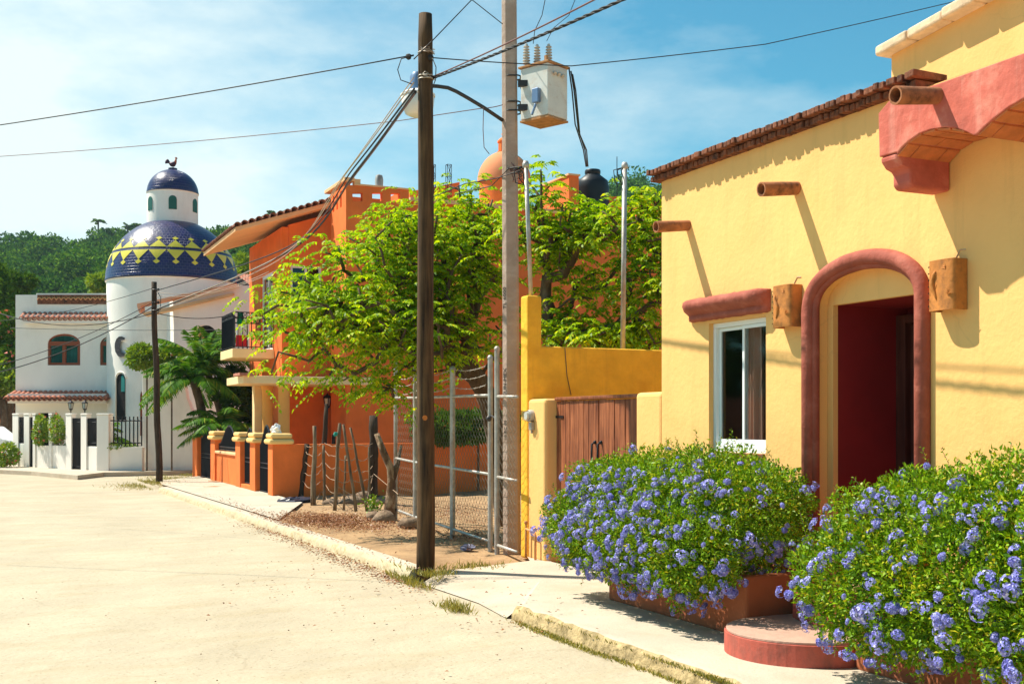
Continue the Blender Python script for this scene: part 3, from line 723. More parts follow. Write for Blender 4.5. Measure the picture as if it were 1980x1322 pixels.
# set back upper storey with a stone coping
XU = 8.0
yu = Yx(1722, XU); z1_, z2_ = zpx(1722, 108, XU), zpx(1880, 22, XU)
yq = Yx(1880, XU); sl_ = (z2_ - z1_) / (yq - yu); zf = lambda y: z1_ + sl_ * (y - yu)
MB().prism(yz([(yu, 3.9), (yu, zf(yu)), (0, zf(0)), (0, 3.9)], XU), (.25, 0, 0)).build('upper_wall', yel, hy, bevel=.02)
cc = MB(); y = yu + .07
while y > 1:
    ln = rnd.uniform(.34, .5); cc.obox((XU + .08 - rnd.uniform(0, .03), y - ln / 2, zf(y - ln / 2) + .045), (1, 0, 0), (0, 1, sl_), (0, 0, 1), .22, ln / 2 - .003, .05 + rnd.uniform(-.004, .008)); y -= ln
cc.build('coping', M('pale_stone_coping', (.78, .56, .36), .9, var=.2, vs=6, bump=.6, bs=14, stain=(.5, .34, .2), sscale=(5, 5, 5)), hy, bevel=.025, seg=3)

# ---------- clay wall lamps ----------
def sconce(px, py0, py1, px1, label, seed, flip):
    r_ = random.Random(seed); y1_, y0_ = Yx(px, XF - .1), Yx(px1, XF - .0); cy = (y0_ + y1_) / 2; hw = .125
    zt, zb = zpx(px1, py0, XF - .05), zpx(px1, py1, XF - .05); hgt = zt - zb
    root = thing('wall_lamp', (XF, cy, zb), label, 'wall lamp', 'clay wall lamps beside the door')
    n = 20; P2 = [(XF - .004 - .135 * math.sin(PI * i / n) ** .2, cy - hw * math.cos(PI * i / n)) for i in range(n + 1)]
    mb = MB()
    for (sc, z) in ((1, zb), (1, zt), (.86, zt), (.86, zb)):
        mb.v += [(XF + (x - XF) * sc, cy + (y - cy) * sc, z) for x, y in P2]
    for i in range(3):
        for k in range(n): a = i * (n + 1) + k; mb.f.append((a, a + 1, a + n + 2, a + n + 1))
    for k in range(n): mb.f.append((k, k + 1, 3 * (n + 1) + k + 1, 3 * (n + 1) + k))
    mb.build('shade', clay, root, autos=45)
    # modelled lizard with small leaves and a row of holes
    body = MB(); xs = XF - .138
    sp = [(.02 * math.sin(t * 5 + seed), hgt * (.22 + .56 * t)) for t in [i / 8 for i in range(9)]]
    oy = .045
    body.tube([(xs - .002, cy + oy + p, zb + z) for p, z in sp], 0, 8, rs=[.004, .009, .014, .019, .021, .019, .014, .017, .007])
    for t, sg in ((3, 1), (3, -1), (6, 1), (6, -1)):
        p, z = sp[t]; body.tube([(xs, cy + oy + p, zb + z), (xs, cy + oy + p + sg * .022, zb + z + .006), (xs, cy + oy + p + sg * .03, zb + z + .03)], .0045, 5)
    body.build('relief', clay, root, smooth=True)
    lf = MB()
    for (ly, lz, a) in ((-.055, .8, .8), (-.07, .3, 2.2)):
        c = Vector((xs - .0, cy + ly, zb + hgt * lz))
        for k in (-1, 0, 1):
            d = Vector((0, math.cos(a + k * .6), math.sin(a + k * .6))); e = Vector((0, -d.z, d.y)); lf.tube([c, c + d * .02 + e * .004, c + d * .042], 0, 4, rs=[.002, .004, .001])
    lf.build('leaf_relief', clay, root)
    ho = MB()
    for k in range(7): ho.lathe((XF - .1325, cy + .103, zb + hgt * (.1 + .13 * k)), [(.0, 0), (.006, .0), (.006, .002)], 8, rot=Matrix.Rotation(R(-70), 3, 'Y'))
    ho.build('holes', black, root)
    ck = MB().tube([(XF - .002, cy - .02, zt + .02), (XF - .004, cy - .06, zt + .07), (XF - .004, cy - .11, zt + .065)], .003, 4); ck.build('lead', wire_w, root)
sconce(1498, 548, 630, 1550, 'square clay wall lamp with a modelled lizard, between window and arched door', 3, 0)
sconce(1803, 498, 597, 1866, 'clay wall lamp with modelled lizard, right of the arched door under the pink canopy', 5, 1)

# ---------- planters, steps and bushes ----------
def rbox(x0, x1, y0, y1, z0, z1, taper=.0):
    return MB().prism([(x0, y0, z0), (x1, y0, z0), (x1, y1, z0), (x0, y1, z0)], (0, 0, z1 - z0))
pl = thing('planter', (5.8, 8.5, 0), 'terracotta plastered planter box under the window, left of the steps', 'planter', 'planters in front of the yellow house')
MB().prism([(5.4, 7.36, -.01), (5.4, 9.55, -.01), (6.17, 9.55, -.01), (6.17, 7.36, -.01)], (0, 0, .50), holes=[[(5.5, 7.46, -.01), (5.5, 9.45, -.01), (6.07, 9.45, -.01), (6.07, 7.46, -.01)]]).build('box', planterm, pl, bevel=.03, seg=3)
MB().box(5.505, 6.065, 7.465, 9.445, .02, .42).build('soil', dirt, pl)
pl = thing('planter', (5.8, 3.4, 0), 'terracotta plastered planter box right of the steps, in the near corner', 'planter', 'planters in front of the yellow house')
MB().prism([(5.43, .6, -.01), (5.43, 6.16, -.01), (6.17, 6.16, -.01), (6.17, .6, -.01)], (0, 0, .50), holes=[[(5.53, .7, -.01), (5.53, 6.06, -.01), (6.07, 6.06, -.01), (6.07, .7, -.01)]]).build('box', planterm, pl, bevel=.03, seg=3)
MB().box(5.535, 6.065, .705, 6.055, .02, .42).build('soil', dirt, pl)
stp = thing('round_step', (5.5, 6.75, 0), 'low rounded step with red painted side and pale top, between the two planters', 'step')
def halfdisc(cx, cy, rx, ry, z0, z1, xb): return [(xb, cy - ry, z0)] + [(cx - rx * math.sin(PI * i / 28), cy - ry * math.cos(PI * i / 28), z0) for i in range(29)] + [(xb, cy + ry, z0)]
MB().prism(halfdisc(5.5, 6.76, .60, .585, -.01, .15, 6.17), (0, 0, .165)).build('riser', stepred, stp, bevel=.012)
MB().prism(halfdisc(5.5, 6.76, .585, .57, .156, .17, 6.17), (0, 0, .018)).build('tread', treadm, stp, bevel=.006)
MB().prism(halfdisc(5.85, 6.78, .22, .50, .175, .3, 6.175), (0, 0, .175)).build('upper_step', stepred, stp, bevel=.012)
def bush_shape(y0, y1, xf, xb, zt, zb, step=.24, jit=.05, over=None):
    B = []; y = y0
    while y <= y1 + .01:
        t = (y - y0) / (y1 - y0); e = min(1, min(y - y0, y1 - y) / .45); k = .72 + .28 * math.sqrt(max(0, e))
        top_ = zt(t) + rnd.uniform(-jit, jit); bot = zb(t) + rnd.uniform(-jit, jit) + (1 - k) * .5; f_ = xf(t)
        B.append(((f_ + xb) / 2 + .02, y, (top_ + bot) / 2 + .16, (xb - f_) / 2 * k, .30, (top_ - bot) / 2 * .80 * k))
        B.append((f_ + .16, y + .07, (top_ + bot) / 2 - .14, .32 * k, .27, (top_ - bot) * .36 * k)); y += step
    return B
b1 = bush_shape(7.3, 10.15, lambda t: 4.96 + .14 * t, 6.12, lambda t: 1.42 - .17 * t ** 2, lambda t: .18 + .14 * t)
b1 = [b for b in b1 if True]
b2 = bush_shape(1.2, 6.14, lambda t: 5.0 - .0 * t, 6.10, lambda t: 1.50 - .24 * t ** 3, lambda t: .22 + .0 * t)
def blooms(blobs, n, zlow=0, bias=.5, camx=True):
    p, nn = blob_points(blobs, n * 5, inner=.02); w_ = (nn[:, 0] * -1.0 + .35) * 1.2 + (nn[:, 2] < .55) * .9 - nn[:, 1] * .3
    w_ = np.clip(w_, .03, None) * np.where(nn[:, 2] > .6, bias * .35, 1)
    k = rs.choice(len(p), size=n, replace=False, p=w_ / w_.sum()); return p[k], nn[k]
fa, fb = blooms(b1, 900); fa = np.array(fa)
flowering_bush('wide blue flowering bush spilling over the planter below the window', b1, 74000, fa, fb, (5.7, 8.8, .42), 1.45, 260)
b2n = [b for b in b2]
fa, fb = blooms(b2n, 900, bias=.9)
flowering_bush('tall blue flowering bush in the planter right of the steps, nearest the viewer', b2n, 140000, fa, fb, (5.7, 4.0, .42), 1.5, 480)

# ---------- garden gate wall ----------
gw = thing('garden_wall', (XF, 11.5, 0), 'low yellow garden wall with a wooden double gate, joining the yellow house', 'wall')
zg = 2.01
w1 = MB().box(XF, XF + .30, YE + .003, 10.35, -.03, zg); w1.box(XF + .002, XF + .30, 12.5, 12.99, -.03, zg - .02)
w1.build('wall', yel, gw, bevel=.045, seg=3)
gt = MB(); y = 10.36; i = 0
gl_ = [[], []]
GX = XF + .16
for side, (ya_, yb_) in enumerate(((10.36, 11.42), (11.44, 12.5))):
    mb = MB(); n_ = 9; wd = (yb_ - ya_) / n_
    for k in range(n_): mb.box(GX + rnd.uniform(-.004, .004), GX + .04, ya_ + k * wd + .002, ya_ + (k + 1) * wd - .002, .12, zg - .05 - rnd.uniform(0, .006))
    g_ = mb.build('gate', gatewood, gw, bevel=.006)
    hy_ = 11.36 if side == 0 else 11.50
    hb = MB().tube([(GX - .005, hy_, 1.13), (GX - .05, hy_, 1.15), (GX - .055, hy_, 1.30), (GX - .05, hy_, 1.45), (GX - .005, hy_, 1.47)], .012, 6); hb.sphere((GX - .01, hy_, 1.13), .022); hb.sphere((GX - .01, hy_, 1.47), .022)
    hb.build('handle', iron, g_, smooth=True)
MB().box(GX - .03, GX + .09, 10.352, 12.498, zg - .045, zg - .005).build('top_rail', gatewood, gw, bevel=.01)
hg = MB()
for z_ in (.6, 1.75): hg.box(GX - .012, GX - .004, 12.3, 12.5, z_, z_ + .03)
hg.build('hinge', iron, gw)
yw = 13.0
mw = MB().prism([(XF, yw, -.03), (11.5, yw, -.03), (11.5, yw, 2.66), (Xy(1048, yw), yw, 2.67), (Xy(1048, yw), yw, 3.31), (XF, yw, 3.31)], (0, .2, 0))
one(mw, 'boundary_wall', mus, 'mustard yellow boundary wall with a raised left end, behind the wooden gate', 'wall', bevel=.03, seg=3)
# electricity meter on the wall end
mt = thing('electricity_meter', (XF, 12.85, 1.68), 'round glass electricity meter on the end of the yellow garden wall', 'meter')
mc = Vector((XF, 12.85, 1.78)); rx = Matrix.Rotation(R(-90), 3, 'Y')
MB().lathe(mc, [(.0, 0), (.075, 0), (.075, .05), (.07, .06), (0, .06)], 20, rot=rx).build('base', galv, mt, autos=40)
MB().lathe(mc, [(.066, .06), (.066, .10), (.055, .125), (.0, .135)], 20, rot=rx).build('cover', glassmat('meter_glass', rough=.1), mt, autos=40)
MB().lathe(mc, [(.0, .095), (.05, .095), (.05, .061)], 20, rot=rx).build('dial', lampglobe, mt, autos=40)
mbx = MB().box(XF - .045, XF - .002, 12.79, 12.87, 1.60, 1.70); mbx.tube([(XF - .02, 12.83, 1.6), (XF - .02, 12.83, 1.56)], .015, 8); mbx.build('box', galv, mt, bevel=.006)
tp = thing('water_tap', (XF - .05, 12.8, 0), 'copper water pipe and tap at the foot of the yellow wall end', 'tap')
MB().tube([(XF - .05, 12.93, 0), (XF - .05, 12.93, .34), (XF - .05, 12.93, .36), (XF - .05, 12.70, .34), (XF - .05, 12.66, .30), (XF - .05, 12.66, 0)], .016, 8, jit=.05).build('pipe', M('copper_pipe', (.55, .27, .11), .6, metal=.3, var=.3, vs=12), tp, smooth=True)
MB().tube([(XF - .05, 12.93, .34), (XF - .05, 12.93, .43)], .012, 6).sphere((XF - .05, 12.93, .44), .026, 8, 6).build('valve', rust_bounce, tp, smooth=True)
wire('wall_wire', [(XF + .62, yw - .012, 2.05), (XF + .56, yw - .012, 2.3), (XF + .53, yw - .012, 2.66)], .005, wire_r, 'thin wire running down the face of the mustard wall above the gate', 'wire')
# ---------- utility poles ----------
rnd.seed(11)
wp_ = gnd(823, 1101)
wpole = thing('utility_pole', wp_, 'round dark weathered wooden utility pole at the kerb, nearest pole', 'utility pole')
hgt = H + (HOR - 28) / F * 13.12
MB().tube([wp_ + Vector((.004 * math.sin(i * .5), .003 * math.cos(i * .7), -.1 + (hgt + .1) * i / 22)) for i in range(23)], 0, 18, rs=[.107 - .023 * i / 22 + rnd.uniform(-.001, .001) for i in range(22)] + [.076], jit=.02).build('pole', oldwood, wpole, smooth=True)
def ring(c, r, t=.008, n=20, sq=1): return [Vector(c) + Vector((math.cos(2 * PI * k / n) * r, math.sin(2 * PI * k / n) * r, 0)) for k in range(n + 1)]
hb = MB()
for py in (103, 148, 154):
    z = H + (HOR - py) / F * 13.12; MB().tube(ring(wp_ + Vector((0, 0, z)), .088), .006, 5).build('clamp_band', galv, wpole)
ww = MB()
for py, rr_ in ((100, .02), (150, .03)):
    z = H + (HOR - py) / F * 13.12
    for k in range(5): ww.tube([wp_ + Vector((-.09 * c_, -.06, z + rnd.uniform(-.03, .03))), wp_ + Vector((rnd.uniform(-.05, .05), -.11, z + rnd.uniform(-.04, .04))), wp_ + Vector((.1, -.03, z + rnd.uniform(-.03, .03)))], .004, 4)
ww.build('tie_wire', galv, wpole)
kn = MB()
for (px, py) in ((833, 112), (790, 110)):
    p = at(px, py, 13.05); kn.sphere(p, .035, 8, 6, jit=.1)
kn.build('insulator', wire_m, wpole)
jb = MB().obox(at(832, 180, 13.1), (c_, -s_, 0), (s_, c_, 0), (0, 0, 1), .018, .03, .11); jb.build('junction_box', darkmetal, wpole)
MB().lathe(wp_ + Vector((-.045, -.098, 1.35 + .40)), [(0, 0), (.03, 0), (.03, .004)], 12, rot=Matrix.Rotation(R(90), 3, 'X')).build('tag', clay, wpole)

ZC = 14.95
rv, tv = Vector((c_, -s_, 0)), Vector((-s_, -c_, 0))
cpb = at(990, 816, ZC); cpb.z = 0
cpole = thing('utility_pole', cpb, 'tall square concrete utility pole with stamped lettering, carrying the transformer', 'utility pole')
def oct_(w, z, dx=0): return [cpb + rv * (a * w + dx) + tv * (b * w) + Vector((0, 0, z)) for a, b in ((-1, .25), (-.5, .85), (.72, .85), (1, .5), (1, -.7), (.6, -1), (-.6, -1), (-1, -.6))]
mb = MB(); m_ = 12
for i in range(m_ + 1): mb.v += [tuple(p) for p in oct_(.116 - .022 * i / m_, -.1 + 9.3 * i / m_, -.004 * i / 1)]
for i in range(m_):
    for k in range(8): mb.f.append((i * 8 + k, i * 8 + (k + 1) % 8, (i + 1) * 8 + (k + 1) % 8, (i + 1) * 8 + k))
mb.f.append(tuple(range(8))); mb.f.append(tuple(m_ * 8 + k for k in range(8)))
mb.build('pole', conc_pole, cpole, bevel=.008)
def textmesh(body, size, mat, parent, origin, xdir, ydir, ext=.001, name='lettering'):
    cu = bpy.data.curves.new(name, 'FONT'); cu.body = body; cu.size = size; cu.extrude = ext; cu.align_x = 'LEFT'; cu.resolution_u = 3
    o = bpy.data.objects.new('tmp', cu); COL.objects.link(o); bpy.context.view_layer.update()
    me = bpy.data.meshes.new_from_object(o); bpy.data.objects.remove(o); me.name = name
    xd = Vector(xdir).normalized(); yd = Vector(ydir).normalized(); zd = xd.cross(yd)
    mt = Matrix((xd, yd, zd)).transposed().to_4x4(); mt.translation = Vector(origin) - ROOT[parent.name]; me.transform(mt)
    me.materials.clear(); me.materials.append(mat); return place_mesh(name, me, parent)
# letters run up the narrow left facet of the pole
ax, bx = oct_(.112, 0)[0], oct_(.112, 0)[1]; fd = (bx - ax).normalized(); fn = Vector((0, 0, 1)).cross(fd); fn = fn if fn.dot(tv) > 0 else -fn
for body, py, sz in (('CUN-MEX', 768, .085), ('TL 6000', 598, .085), ('10 EC 05', 850, .07)):
    z = H + (HOR - py) / F * ZC
    w_at = .116 - .022 * (z + .1) / 9.3; q = oct_(w_at, z, -.004 * (z + .1) / 9.3 * 12)[0].lerp(oct_(w_at, z, -.004 * (z + .1) / 9.3 * 12)[1], .88)
    textmesh(body, sz, M('stamp_paint' + str(py), (.06, .05, .045), .9), cpole, q + fn * .004, (0, 0, 1), -fd)
bd = MB()
for py in (150, 200, 217, 330):
    z = H + (HOR - py) / F * ZC; pts = [p + (p - cpb - Vector((0, 0, z))) * .05 for p in oct_(.105, z)]; pts.append(pts[0])
    MB().tube(pts, .011, 5).build('clamp_band', darkmetal, cpole)
# transformer
tcn = at(1052, 200, 14.75); tcn.z = 5.60
tr = thing('transformer', tcn, 'boxy pale grey pole transformer with three ribbed insulators, hung on the concrete pole', 'transformer')
e1 = Vector((-c_ - s_ * 1.15, s_ - c_ * 1.15, 0)).normalized(); e2 = Vector((e1.y, -e1.x, 0)) * -1
if e2.dot(rv) < 0: e2 = -e2
MB().obox(tcn + Vector((0, 0, .34)), e1, e2, (0, 0, 1), .20, .23, .33).build('tank', tank_m, tr, bevel=.012)
MB().obox(tcn + Vector((0, 0, .685)), e1, e2, (0, 0, 1), .225, .255, .013).build('lid', rust_bounce, tr, bevel=.005)
sk = MB()
for s in (1,): sk.obox(tcn + e1 * .2 * s * 0 + e2 * .236 * s * 0 + Vector((0, 0, -.012)), e1, e2, (0, 0, 1), .208 if s > 0 else .1, .235, .012)
sk.build('base', rust_bounce, tr)  # rusty colour here also stands for warm light bounced onto the underside
for k, (a, b) in enumerate(((-.23, .03), (-.09, .0), (.06, .02))):
    p = tcn + rv * a + tv * b + Vector((0, 0, .698)); pr_ = [(.0, 0), (.022, 0)]
    for i in range(7): pr_ += [(.022, .025 + i * .036), (.052 - .002 * i, .034 + i * .036), (.05 - .002 * i, .042 + i * .036), (.022, .048 + i * .036)]
    pr_ += [(.018, .29), (0, .30)]
    MB().lathe(p, pr_, 14).build('insulator', porc, tr, smooth=False)
fr_ = MB()
for zz_ in (.20, .52): fr_.tube([cpb + rv * .1 + Vector((0, 0, 5.6 + zz_)), tcn - e2 * .24 + e1 * .05 + Vector((0, 0, zz_))], .03, 6); fr_.obox(cpb + rv * .17 + tv * .05 + Vector((0, 0, 5.6 + zz_)), rv, tv, (0, 0, 1), .06, .05, .05)
fr_.obox(tcn + rv * -.25 + tv * .05 + Vector((0, 0, .47)), rv, tv, (0, 0, 1), .09, .03, .04); fr_.obox(tcn + rv * -.25 + tv * .05 + Vector((0, 0, .16)), rv, tv, (0, 0, 1), .09, .03, .04)
fr_.build('bracket', darkmetal, tr, bevel=.004)
sw = MB().obox(tcn + e1 * .23 + e2 * .06 + Vector((0, 0, .27)), e1, e2, (0, 0, 1), .03, .05, .09); sw.tube([tcn + e1 * .24 + e2 * .06 + Vector((0, 0, .16)), tcn + e1 * .27 + e2 * .02 + Vector((0, 0, .02))], .018, 6)
sw.build('breaker', lampblue, tr, bevel=.006)
tb_ = MB()
for k in range(3): tb_.lathe(tcn + e2 * .235 + e1 * (.08 - .08 * k) + Vector((0, 0, .55)), [(0, 0), (.02, 0), (.024, .03), (.014, .05), (0, .055)], 8, rot=Matrix.Rotation(R(80), 3, 'X'))
tb_.build('terminal', porc, tr, smooth=True)
lg = MB().obox(tcn + e1 * .2 + e2 * .2 + Vector((0, 0, .72)), e1, e2, (0, 0, 1), .02, .02, .04); lg.build('lifting_lug', rust_bounce, tr, bevel=.005)
# street lamp
lz = 14.6
lam = thing('street_lamp', at(808, 225, lz), 'street lamp with blue grey housing and white bowl on a long curved arm', 'street lamp')
armp = [at(972, 233, 14.9), at(935, 208, 14.8), at(905, 190, 14.75), at(882, 177, 14.7), at(866, 170, 14.68), at(845, 167, 14.65), at(812, 166, lz)]
MB().tube(armp, .026, 8).build('arm', darkmetal, lam, smooth=True)
cl = at(808, 225, lz)
MB().lathe(cl, [(0, .02), (.10, .0), (.16, .03), (.20, .12), (.215, .235), (.20, .25), (0, .25)], 24).build('bowl', lampglobe, lam, smooth=True)
MB().lathe(cl, [(.0, .25), (.222, .25), (.225, .275), (.17, .31), (.11, .33), (0, .33)], 24).build('collar', white_p, lam, autos=40)
MB().lathe(cl, [(0, .33), (.10, .33), (.105, .50), (.08, .55), (.03, .57), (0, .57)], 20).build('housing', lampblue, lam, autos=40)
# far wooden pole
fpb = gnd(308, 932)
fpole = thing('utility_pole', fpb, 'small leaning dark wooden utility pole on the far corner by the white house', 'utility pole')
ftop = at(297, 545, 32.2)
MB().tube([fpb.lerp(ftop, i / 14) + Vector((.015 * math.sin(i), 0, -.05 if i == 0 else 0)) for i in range(15)], 0, 12, rs=[.10 - .028 * i / 14 for i in range(15)], jit=.04).build('pole', darkwood, fpole, smooth=True)
fb_ = MB()
for py in (560, 585, 600): p = at(300, py, 32.15); fb_.tube(ring(p, .085), .012, 4); fb_.sphere(p + Vector((.08, -.05, 0)), .04, 6, 4)
fb_.tube([at(302, 560, 32.1), at(311, 575, 32.0), at(310, 600, 32.0), at(303, 607, 32.1)], .012, 4)
fb_.build('clamp', darkmetal, fpole)

# ---------- overhead wires ----------
def W(pts, s=.1): 
    out = []
    for a, b in zip(pts[:-1], pts[1:]): out += sag(a, b, s, 14)[:-1]
    return out + [pts[-1]]
A = lambda px, py, Z: at(px, py, Z)
wire('overhead_wire', W([A(-420, 300, 16), A(800, 107, 13.1)], .06), .008, wire_m, 'single overhead wire from the upper left sky to the top of the wooden pole', 'overhead wire')
wire('overhead_wire', W([A(-300, 318, 22), A(770, 234, 15.5)], .08) + W([A(930, 210, 14.8), A(972, 203, 14.85)], .01), .006, wire_r, 'thin reddish wire crossing behind the street lamp, lower of the two from the left', 'overhead wire')
x46 = lambda px, py: Vector((4.6, Yx(px, 4.6), zpx(px, py, 4.6)))
st_ = A(836, 149, 13.1)
wire('overhead_wire', W([st_, x46(1155, -3), x46(2300, -620)], .02), .008, wire_r, 'upper of the two thick cables rising to the right from the wooden pole', 'overhead wire')
tw = W([A(838, 151, 13.1), x46(1208, -2), x46(2300, -520)], .02)
mb = MB()
for ph in (0, 2.1, 4.2):
    dense = []; 
    for a, b in zip(tw[:-1], tw[1:]):
        for i in range(8): dense.append(a.lerp(b, i / 8))
    mb.tube([p + Vector((0, math.sin(i * .55 + ph) * .0, math.sin(i * .55 + ph) * .009)) + Vector((math.cos(i * .55 + ph) * .009, 0, 0)) for i, p in enumerate(dense)], .007, 5)
one(mb, 'twisted_cable', wire_m, 'thick twisted cable bundle, lower of the two rising right from the wooden pole', 'overhead wire', smooth=True)
wire('overhead_wire', W([A(835, 112, 13.1), A(1105, 128, 14.6), A(1480, 86, 17), A(1860, 0, 20), A(2300, -140, 24)], .01), .007, wire_m, 'long single wire from the wooden pole across the sky towards the yellow house', 'overhead wire')
wire('overhead_wire', W([A(800, 115, 13.0), A(835, 80, 12.9), A(914, -2, 14.0), A(985, -75, 14.9)], .0), .007, wire_m, 'short wire slanting steeply up right from the wooden pole top', 'overhead wire')
wire('overhead_wire', W([A(905, -6, 14.0), A(972, 47, 14.85)], .0), .006, wire_m, 'short wire coming down to the concrete pole from the top of the photo', 'overhead wire')
grp = 'service cables hanging between the wooden pole and the far pole'
for k, (a, m, m2, b, r_, mt_, lab) in enumerate((
    ((803, 178, 13.1), (690, 330, 17.5), (560, 485, 25), (300, 600, 32.1), .020, wire_m, 'thickest dark service cable sweeping from the wooden pole down to the far pole'),
    ((801, 172, 13.1), (686, 322, 17.5), (556, 478, 25), (302, 562, 32.1), .013, wire_m, 'dark service cable just above the thickest one, ending at the far pole top'),
    ((800, 160, 13.1), (676, 326, 17.5), (545, 492, 25), (303, 597, 32.1), .009, wire_w, 'pale service cable hanging left of the thick one'),
    ((800, 150, 13.1), (664, 340, 17.5), (535, 505, 25), (304, 603, 32.1), .007, wire_w, 'lowest thin pale service cable in the bundle'),
    ((802, 182, 13.1), (700, 322, 17), (590, 455, 22), (480, 535, 27), .007, wire_r, 'thin brown wire running beside the service bundle to the orange house'))):
    P4 = [A(*a), A(*m), A(*m2), A(*b)]; c = []
    for i in range(3):   # smooth spline through the four points
        p0 = P4[max(0, i - 1)]; p1 = P4[i]; p2 = P4[i + 1]; p3 = P4[min(3, i + 2)]
        for j in range(12):
            t = j / 12; c.append(.5 * ((2 * p1) + (p2 - p0) * t + (2 * p0 - 5 * p1 + 4 * p2 - p3) * t * t + (3 * p1 - p0 - 3 * p2 + p3) * t ** 3))
    c.append(P4[3]); wire('service_cable', c, r_, mt_, lab, 'cable', grp, 6)
grp = 'wires left of the far pole'
for a, b, s_g, r_, lab in (((300, 590, 32), (-40, 728, 30), .25, .014, 'slanting wire falling left from the far pole across the white house, lower one'), ((298, 583, 32), (-40, 715, 30), .2, .010, 'slanting wire falling left from the far pole across the white house, upper one'),
    ((297, 605, 32), (-40, 590, 38), .5, .014, 'dark sagging wire across the white house below the tile band'), ((296, 557, 32), (-40, 622, 40), .2, .009, 'thin wire crossing the white house parapet, highest on the left')):
    wire('overhead_wire', W([A(*a), A(*b)], s_g), r_, wire_m, lab, 'overhead wire', grp)
wire('overhead_wire', W([A(302, 605, 32), A(430, 612, 34)], .1), .012, wire_m, 'short wire from the far pole to the balcony of the orange house', 'overhead wire')
wire('overhead_wire', W([A(20, 634, 41.5), A(470, 637, 39)], .05), .01, wire_m, 'level wire across the white wall beneath the arched window tops', 'overhead wire')
for a, b, lab in (((303, 565, 32), (520, 525, 31.5), 'upper thin wire passing in front of the blue dome base'), ((303, 572, 32), (540, 520, 31), 'lower thin wire passing in front of the blue dome base')):
    wire('overhead_wire', W([A(*a), A(*b)], .25), .008, wire_w, lab, 'overhead wire')
# leads
lm = MB()
lm.tube([A(800, 108, 13.0), A(776, 114, 12.95), A(769, 135, 12.95), A(775, 155, 12.95), A(797, 163, 13.0)], .006, 5)
one(lm, 'wire_loop', wire_m, 'black wire loop left of the wooden pole top', 'wire', smooth=True)
lm = MB().tube([A(836, 113, 13.0), A(843, 130, 12.95), A(842, 155, 12.95), A(834, 175, 13), A(833, 200, 13), A(836, 228, 13)], .006, 5)
one(lm, 'wire_loop', wire_m, 'black wire loop right of the wooden pole top', 'wire', smooth=True)
one(MB().tube([A(935, 208, 14.75), A(934, 250, 14.75), A(936, 285, 14.75), A(946, 298, 14.75)], .005, 4), 'hanging_wire', wire_r, 'thin loose wire hanging from the lamp arm', 'wire')
one(MB().tube([A(1057, 80, 14.6), A(1070, 55, 14.5), A(1100, 30, 14.2), A(1114, -5, 14)], .005, 4).tube([A(1031, 85, 14.6), A(1034, 60, 14.6), A(1048, 30, 14.4), A(1055, -5, 14.3)], .005, 4), 'transformer_lead', wire_m, 'two thin leads rising from the transformer insulators', 'wire')
mb = MB()
for k, (a, m) in enumerate(((1100, 1112), (1104, 1118), (1107, 1121))):
    mb.tube([A(a, 132 + k * 6, 14.6), A(a + 6, 175, 14.8), A(m, 240 + k * 10, 16), A(1128 + k * 3, 290, 18), A(1133 + k * 2, 322, 20)], .010, 5)
one(mb, 'service_drop', wire_m, 'black cables dropping from the transformer towards the black roof tank', 'cable', smooth=True)
mb = MB()
mb.tube([A(1005, 330, 14.6), A(960, 345, 14.8), A(900, 355, 15.5), A(840, 380, 17), A(760, 412, 19)], .007, 4).tube([A(1008, 322, 14.6), A(985, 325, 14.7), A(950, 360, 15.2), A(880, 375, 16)], .007, 4)
one(mb, 'service_drop', wire_m, 'dark wires running from the steel mast back through the tree top', 'cable')
mb = MB()
for k in range(7): mb.tube([A(992 + rnd.uniform(-8, 8), 318 + rnd.uniform(-8, 20), 14.7), A(1000 + rnd.uniform(-14, 8), 335 + rnd.uniform(-12, 20), 14.65), A(1010, 320 + rnd.uniform(-5, 30), 14.6)], .007, 4)
one(mb, 'cable_tangle', wire_r, 'tangle of brown and black cable ends at the concrete pole and mast', 'wire')

# conduit masts
def mast(px0, py0, px1, py1, X, Y, r, label, curl=True):
    b = Vector((X, Y, 0)); b.z = zz(py1, X, Y); t = b.copy(); t.z = zz(py0, X, Y); k = (px0 - px1) / F * (Y * c_ + X * s_); t += rv * k
    root = thing('conduit_mast', b, label, 'mast', 'steel conduit masts behind the garden wall')
    MB().tube([b, t], r, 10).build('pipe', galv, root, smooth=True)
    MB().lathe(t, [(0, .06), (.03, .055), (.045, .02), (.045, -.03), (.02, -.04)], 12).build('weatherhead', galv, root, smooth=True)
    mb = MB()
    for k in range(3): mb.tube([t + Vector((.02, 0, 0)), t + rv * (-.05 - .05 * k) + Vector((0, 0, -.05)), t + rv * (-.03 - .05 * k) + Vector((0, 0, -.12 - .05 * k)), t + rv * -.02 + Vector((0, 0, -.25))], .007, 4)
    mb.build('leads', wire_m, root, smooth=True)
mast(1010, 320, 1020, 575, XF + .10, yw + .1, .028, 'grey steel conduit mast on the raised end of the mustard wall')
my_ = yw + .26; mast(1208, 322, 1204, 700, Xy(1204, my_), my_, .034, 'grey steel conduit mast rising behind the long mustard wall')

